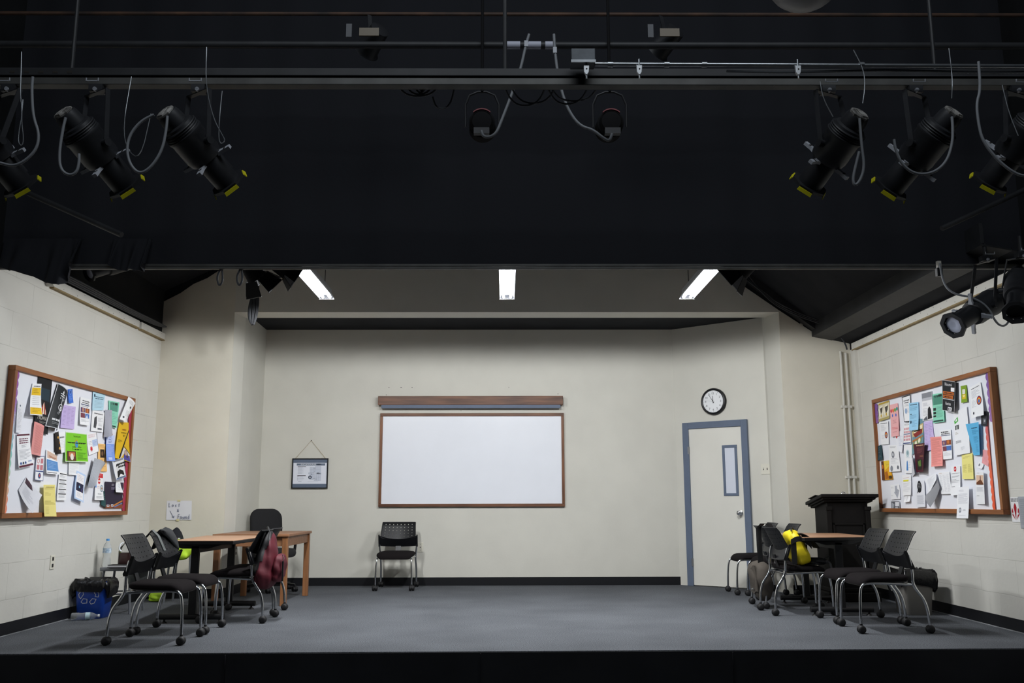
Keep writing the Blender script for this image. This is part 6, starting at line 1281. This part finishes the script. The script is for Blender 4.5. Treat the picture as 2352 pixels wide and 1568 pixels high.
spot('black spotlight right of centre, cord hanging in a slim teardrop loop', (1.984, 4.78, 3.204), (1.795, 5.15, 2.91), (1.935, RB, HB), pl((1.966, 3.16), (1.966, 3.106), (1.967, 2.991), (1.974, 2.877), (1.947, 2.802), (1.914, 2.767), (1.904, 2.802), (1.92, 2.865), (1.951, 2.966)), [pl((1.96, 3.57), (2.01, 3.45), (2.01, 3.35), (1.99, 3.25)), pl((1.76, 3.38), (1.77, 3.28), (1.82, 3.17))], GR)
spot('black spotlight second from the right picture edge, cord in a deep U loop', (2.513, 4.78, 3.215), (2.273, 5.15, 2.883), (2.457, RB, HB), pl((2.481, 3.17), (2.481, 3.119), (2.472, 3.017), (2.428, 2.903), (2.346, 2.84), (2.249, 2.835), (2.182, 2.89), (2.152, 2.979), (2.149, 3.037)), [pl((2.5, 3.58), (2.505, 3.4), (2.49, 3.28))], GR)
spot('black spotlight cut off by the right picture edge', (3.044, 4.78, 3.249), (2.87, 5.15, 2.919), (3.07, RB, HB), pl((2.66, 3.5), (2.655, 3.326), (2.624, 3.248), (2.626, 3.119), (2.64, 3.03), (2.703, 2.928), (2.78, 2.853), (2.854, 2.82), (2.95, 2.85)), [pl((2.78, 3.36), (2.80, 3.2), (2.84, 3.06))], GR)
# lamps near the side walls and over the stage
spot('black spotlight over the right wall, its pale lens tipped toward the house', (3.99, 7.06, 2.70), (3.42, 6.83, 2.39), (3.84, 7.02, 3.0), [(3.45, 6.98, 2.93), (3.45, 6.95, 2.75), (3.5, 6.9, 2.66), (3.62, 6.86, 2.63), (3.72, 6.83, 2.55), (3.78, 6.85, 2.42), (3.87, 6.9, 2.40), (3.95, 6.95, 2.47)], (), None, 1.1, True, False, lens=True, stem=3.1)
spot('black spotlight half hidden at the right picture edge beside the wall', (4.05, 6.95, 2.86), (3.74, 6.5, 2.42), (4.0, 6.8, 2.97), None, (), None, 1.0, False, False, stem=3.1)
spot('small dark spotlight with a pale lens by the top of the left wall', (-3.72, 8.95, 3.5), (-4.0, 8.5, 3.23), (-3.8, 8.75, 3.55), None, (), None, .85, False, False, lens=True, stem=3.75)
M_MATT = mat('matt_black_tin', '0e0e10', rough=.8, spec=.2); M_EDGE = mat('worn_tin_edge', '77797c', rough=.5, metal=.4)
def barn(label, c, d, loop=None, sc=1.0):
    c, d = V(c), V(d).normalized(); t_ = thing('barn_door_light', label, 'stage light', c); s_ = d.cross(V((0, 0, 1))).normalized(); w_ = s_.cross(d)
    m_ = MB(M_MATT, c); m_.lathe([(-.2 * sc, .03), (-.19 * sc, .07 * sc), (-.04 * sc, .085 * sc), (0, .09 * sc)], c, d, seg=20); build('can', m_, t_)
    for i, (e, f) in enumerate(((s_, w_), (-s_, w_), (w_, s_), (-w_, s_))):
        m_ = MB(M_MATT, c); q = [c + e * .08 * sc + f * .07 * sc, c + e * .08 * sc - f * .07 * sc, c + e * .15 * sc - f * .10 * sc + d * .12 * sc, c + e * .15 * sc + f * .10 * sc + d * .12 * sc]
        m_.prism(q, e * .004); m_.bar(q[2] + d * .001, q[3] + d * .001, .006, .006, M_EDGE); build('flap', m_, t_, smooth=0)
    m_ = MB(M_MATT, c); m_.cyl(c - d * .1, (c.x, 7.3, c.z + .1), .012); m_.cyl((c.x, 7.3, c.z + .1), (c.x, 7.3, 3.6), .014); m_.cyl((c.x, 7.3, 3.6), (c.x, 7.3, TOP), .014); build('hanger', m_, t_)
barn('dark lamp with barn doors close beside the left fluorescent fixture', (-1.845, 7.5, 3.0), (.75, .3, -.45), sc=.8)
barn('dark lamp with barn doors further left of the left fluorescent fixture', (-2.10, 7.5, 2.95), (.35, .5, -.6), sc=.95)
barn('dark lamp with barn doors right of the right fluorescent fixture', (1.99, 7.5, 3.0), (-.6, .3, -.5))
# back-lights in the middle, seen from behind
def par(label, c, cord):
    c = V(c); t_ = thing('par_can', label, 'stage light', c); d = V((0, 1, .12)).normalized()
    m_ = MB(M_MATT, c); m_.lathe([(0, .03), (.004, .062), (.03, .075), (.10, .085), (.2, .09)], c, d, seg=28)
    for k in range(4): m_.lathe([(.04 + .02 * k, .076), (.045 + .02 * k, .086), (.05 + .02 * k, .078)], c, d, seg=28); 
    m_.cyl(c + V((0, .06, .23)), (c.x, c.y + .06, TOP), .01, seg=8)
    build('can', m_, t_, smooth=40)
    m_ = MB(mat('dark_red_band', '6d1522', rough=.5), c); m_.slab(lambda u, v: c + V((.078 * math.cos(PI * (.25 + .5 * u)), -.004 + .02 * v, .078 * math.sin(PI * (.25 + .5 * u)))), 14, 1, (0, 0, .008)); build('red_ring', m_, t_)
    m_ = MB(M_SPOT, c); m_.box((c.x - .05, c.y - .06, c.z - .11), (c.x + .05, c.y - .02, c.z - .07)); m_.tube([c + V((-.11, .1, 0)), c + V((-.11, .08, .2)), c + V((0, .06, .24)), c + V((.11, .08, .2)), c + V((.11, .1, 0))], .008, smooth=1); build('yoke', m_, t_)
    m_ = MB(M_CORD, c); m_.tube(cord, .0095, smooth=3, seg=8); m_.box((cord[1][0] - .012, cord[1][1] - .012, cord[1][2] - .02), (cord[1][0] + .012, cord[1][1] + .012, cord[1][2] + .02), M_HND); build('cord', m_, t_, smooth=60)
par('dim lamp housing seen from behind under the beam, left of the middle', (-.15, 5.55, 3.50), [(x, 5.45, z) for x, z in ((.157, 4.05), (.137, 3.981), (.099, 3.799), (.043, 3.634), (-.028, 3.44), (-.055, 3.372), (-.097, 3.345), (-.139, 3.35), (-.15, 3.39))])
par('dim lamp housing seen from behind under the beam, right of the middle', (.69, 5.55, 3.50), [(x, 5.45, z) for x, z in ((.317, 4.05), (.322, 3.936), (.339, 3.769), (.379, 3.589), (.433, 3.476), (.488, 3.417), (.558, 3.397), (.626, 3.338), (.662, 3.32), (.68, 3.37))])
# fire-safe galvanised conduit, box and beam clamps
M_GALV = mat('galvanised', 'a9adb1', rough=.28, metal=.9, var=.12, vscale=14)
t = thing('electrical_box', 'galvanised junction box where the overhead conduit begins', 'junction box', (.455, 4.95, 3.58)); mb = MB(mat('box_steel', '4a4e52', rough=.5, metal=.5, var=.25, vscale=10), t.location)
mb.box((.386, 4.92, 3.588), (.526, 5.02, 3.672)); build('box', mb, t, smooth=0, bevel=.004)
mb = MB(M_GALV, t.location); mb.box((.384, 4.915, 3.584), (.528, 4.922, 3.60)); build('cover_lip', mb, t, smooth=0)
t = thing('conduit', 'long shiny steel conduit running right from the junction box', 'pipe', (1.8, 4.95, 3.58)); mb = MB(M_GALV, t.location); mb.cyl((.526, 4.95, 3.588), (4.2, 4.95, 3.574), .0125, seg=16); build('pipe', mb, t, smooth=60)
mb = MB(M_GALV, t.location)
for x in (.60, .93, 1.15, 2.07): mb.cyl((x, 4.95, 3.586), (x + .03, 4.95, 3.586), .017, seg=14)
build('coupling', mb, t)
t = thing('flexible_conduit', 'ribbed flexible conduit sagging just below the shiny steel conduit', 'cable', (2.4, 4.97, 3.55)); mb = MB(mat('flex_steel', '63666a', rough=.4, metal=.6), t.location)
pts = [(1.3 + .012 * k, 4.97, 3.556 - .006 * math.sin(k * .06)) for k in range(242)]; mb.tube(pts, [.007 + .0012 * (k % 2) for k in range(242)], seg=8); build('flex', mb, t)
for x, l in ((.475, 'pale beam clamp directly below the junction box'), (.783, 'pale beam clamp on the conduit between the box and the right spotlights'), (1.71, 'pale beam clamp on the conduit just left of the right spotlights')):
    t = thing('beam_clamp', l, 'clamp', (x, 4.94, 3.54), group='beam clamps on the conduit'); mb = MB(mat('clamp_zinc', 'c9cccf', rough=.4, metal=.4), t.location)
    mb.prism([(x - .017, 4.93, 3.572), (x + .017, 4.93, 3.572), (x + .013, 4.93, 3.53), (x + .004, 4.93, 3.514), (x - .006, 4.93, 3.514), (x - .015, 4.93, 3.53)], (0, .02, 0)); build('jaw', mb, t, smooth=0, bevel=.003)
    mb = MB(M_GALV, t.location); mb.cyl((x, 4.94, 3.495), (x, 4.94, 3.52), .006, seg=8); mb.cyl((x, 4.94, 3.57), (x, 4.94, 3.615), .006, seg=8); mb.lathe([(-.001, .004), (0, .005), (.002, .004)], (x, 4.929, 3.55), (0, -1, 0), M_DARK, seg=8); build('bolt', mb, t)
# labelled pipe behind, with three white tape marks
t = thing('overhead_pipe', 'dark pipe high above the beam marked with white tape', 'pipe', (0, 5.65, 4.09)); mb = MB(M_STEEL_BLK, t.location); mb.cyl((XL, 5.66, 4.085), (XR, 5.66, 4.085), .024, seg=14); build('pipe', mb, t, smooth=60)
for a, b in ((.015, .102), (.134, .241), (.270, .339)):
    mb = MB(mat('white_tape', 'a9abb8', rough=.6), t.location); mb.lathe([(0, .0245), (0, .0255), (b - a, .0255), (b - a, .0245)], (a, 5.66, 4.085), (1, 0, 0), seg=16); build('tape_mark', mb, t)
t = thing('rusty_pipe', 'thin rusty pipe near the ceiling above the beam', 'pipe', (0, 6.2, 4.6)); mb = MB(mat('rust', '5a4030', rough=.7, col2='2a2422', vscale=4), t.location); mb.cyl((XL, 6.2, 4.62), (XR, 6.2, 4.62), .014, seg=10); build('pipe', mb, t, smooth=60)
# dim fixtures above the beam with amber gels
for x, l in ((-1.0, 'dim dark lamp with an amber gel high above the beam, left side'), (1.15, 'dim dark lamp with an amber gel high above the beam, right side')):
    t = thing('gel_lamp', l, 'stage light', (x, 6.2, 4.4), group='dim lamps above the beam'); mb = MB(M_SPOT, t.location); mb.lathe([(0, .03), (.01, .07), (.2, .085), (.22, .1)], (x + .1, 6.1, 4.45), (-.5, .6, -.4), seg=20); build('can', mb, t)
    mb = MB(mat('amber_gel', '4d3c18', rough=.4), t.location); mb.box((x - .04, 6.02, 4.35), (x + .10, 6.03, 4.41)); build('gel', mb, t, smooth=0)
    mb = MB(M_SPOT, t.location); mb.bar((x + .02, 6.15, 4.45), (x, 6.2, 4.62), .03, .006); build('yoke', mb, t, smooth=0)
    mb = MB(mat('dull_bracket', '54565a', rough=.6), t.location); mb.box((x - .13, 6.0, 4.33), (x - .09, 6.01, 4.43)); build('bracket', mb, t, smooth=0)
# cable swags under the beam
def cable(label, pts, r=.005, cat='cable', m=None, name='cable', group=None, sm=3):
    c = V(pts[0]); m_ = MB(m or M_CORD, c); m_.tube(pts, r, smooth=sm, seg=8); o_ = build(name, m_, base=c, smooth=60); return tag(o_, label, cat, group)
G_ = 'cable loops hanging below the middle of the beam'; M_CBL = mat('dark_cable', '34363a', rough=.6); M_SWAG = mat('grey_swag_cable', '5a5d62', rough=.6)
for k in range(4):
    a, b = -.67 + .04 * k, -.38 - .03 * k; cable('dark cable drooping in a nested loop below the beam, left of the middle', [(a, 5.15, 3.60), (a + .05, 5.2, 3.555 - .012 * (3 - k)), ((a + b) / 2, 5.2, 3.535 - .012 * (3 - k)), (b - .05, 5.2, 3.555 - .01 * (3 - k)), (b, 5.15, 3.60)], .006, m=M_SWAG, group=G_)
cable('single deep cable loop right of the nested loops below the beam', [(-.44, 5.2, 3.5), (-.42, 5.2, 3.43), (-.36, 5.2, 3.42), (-.32, 5.2, 3.48), (-.30, 5.15, 3.60)], .006, m=M_SWAG, group=G_)
for k, (a, b, z) in enumerate(((-.02, .26, 3.46), (.02, .32, 3.475), (.24, .52, 3.47), (.26, .58, 3.49))):
    cable('dark cable sagging between the two middle lamp housings', [(a, 5.15, 3.58), (a + .06, 5.25, z + .03), ((a + b) / 2, 5.25, z), (b - .05, 5.25, z + .03), (b, 5.15, 3.58)], .006, m=M_SWAG, group='cables between the middle lamps')
# bundle hung at the left of the header, cables along the walls
t = thing('cable_bundle', 'thick coil of black cable hanging in front of the alcove header', 'cable coil', (-2.71, 9.6, 2.95)); mb = MB(M_CBL, t.location)
for k in range(9):
    e = (k - 4) / 4; dx = .055 * e; dy = .02 * math.cos(k * 2.1)
    mb.tube([(-2.66 + .1 * dx, 9.6 + dy, 4.4), (-2.68 + .1 * dx, 9.6 + dy, 3.55), (-2.69 + dx * .5, 9.6 + dy, 3.33), (-2.71 + dx, 9.6 + dy, 3.16), (-2.715 + dx * .8, 9.6 + dy, 3.02), (-2.705 + .2 * dx, 9.6 + dy, 2.955)], .011, smooth=2, seg=8)
build('coil', mb, t, smooth=60)
mb = MB(M_CLOTH_BLK, t.location); mb.lathe([(0, .02), (.01, .03), (.05, .03), (.06, .02)], (-2.69, 9.6, 3.33), (0, 0, 1)); build('tie', mb, t)
for x, y in ((-2.32, 7.225), (-2.16, 7.225)): cable('short loop of black cable left of the left fluorescent fixture', [(x, y, 2.95), (x - .03, y, 2.88), (x - .005, y, 2.80), (x + .025, y, 2.85), (x + .01, y, 2.95)], .008, m=M_CBL, group='short loops under the border')
for k in range(4): cable('black cable running along the top board of the left wall', [(XL + .05 + .012 * k, 7.6, 3.10 + .01 * k), (XL + .06 + .01 * k, 8.6, 3.095 + .016 * k), (XL + .05 + .02 * k, 9.6, 3.10 + .006 * k), (XL + .05 + .01 * k, 10.4, 3.11 + .012 * k), (XL + .05 + .01 * k, 10.68, 3.14)], .009, m=M_CBL, group='cables along the top of the left wall')
for k in range(3): cable('black cable sagging against the right roof steel', [(2.85 + .05 * k, 10.74, 3.80), (3.2, 10.72, 3.50 - .03 * k), (3.5, 10.70, 3.32 - .02 * k), (3.76, 10.68, 3.22 - .02 * k)], .007, m=M_CBL, group='cables along the right roof steel')
cable('coil of black cable in the upper right corner by the steel', [(3.98 + .05 * math.cos(a * .7), 10.8, 3.12 + .055 * math.sin(a * .7)) for a in range(18)], .008, m=M_CBL, sm=1)
cable('black cable dropping down the corner above the conduits', [(4.05, 10.9, 3.12), (4.1, 10.9, 3.05), (4.15, 10.9, 2.96), (4.17, 10.92, 2.9)], .01, m=M_CBL, sm=1)
t = thing('dimmer_plug', 'black cable plug with a pale label hanging at the right under the border', 'plug', (3.45, 7.02, 2.93)); mb = MB(M_PLASTIC, t.location); mb.box((3.43, 6.99, 2.83), (3.475, 7.03, 2.90)); build('plug', mb, t, smooth=0, bevel=.004)
mb = MB(mat('label_tape', 'b9b6ac', rough=.6), t.location); mb.box((3.438, 6.992, 2.90), (3.468, 7.02, 2.955)); build('tag', mb, t, smooth=0)
# dark brace tubes at the upper left and right
t = thing('brace_pipe', 'dark diagonal brace pipe near the left picture edge', 'pipe', (-3.5, 6.0, 3.2)); mb = MB(M_STEEL_BLK, t.location); mb.cyl((-4.1, 6.6, 3.6), (-2.7, 6.2, 2.93), .02); build('pipe', mb, t, smooth=60)
t = thing('brace_pipe', 'dark diagonal brace pipe near the right picture edge', 'pipe', (3.5, 6.0, 3.2)); mb = MB(M_STEEL_BLK, t.location); mb.cyl((4.25, 6.7, 3.55), (3.3, 6.6, 3.1), .02); build('pipe', mb, t, smooth=60)
# house globe at the top edge
t = thing('globe_lamp', 'unlit white globe lamp cut off by the top picture edge', 'lamp', (1.515, 4.2, 3.69)); mb = MB(mat('opal_glass', 'b4b2b0', rough=.4), t.location); mb.ball((1.515, 4.2, 3.69), (.19, .19, .178), seg=32, rings=20); build('globe', mb, t, smooth=60)
mb = MB(M_STEEL_BLK, t.location); mb.cyl((1.515, 4.2, 3.86), (1.515, 4.2, TOP), .008, seg=8); build('stem', mb, t)
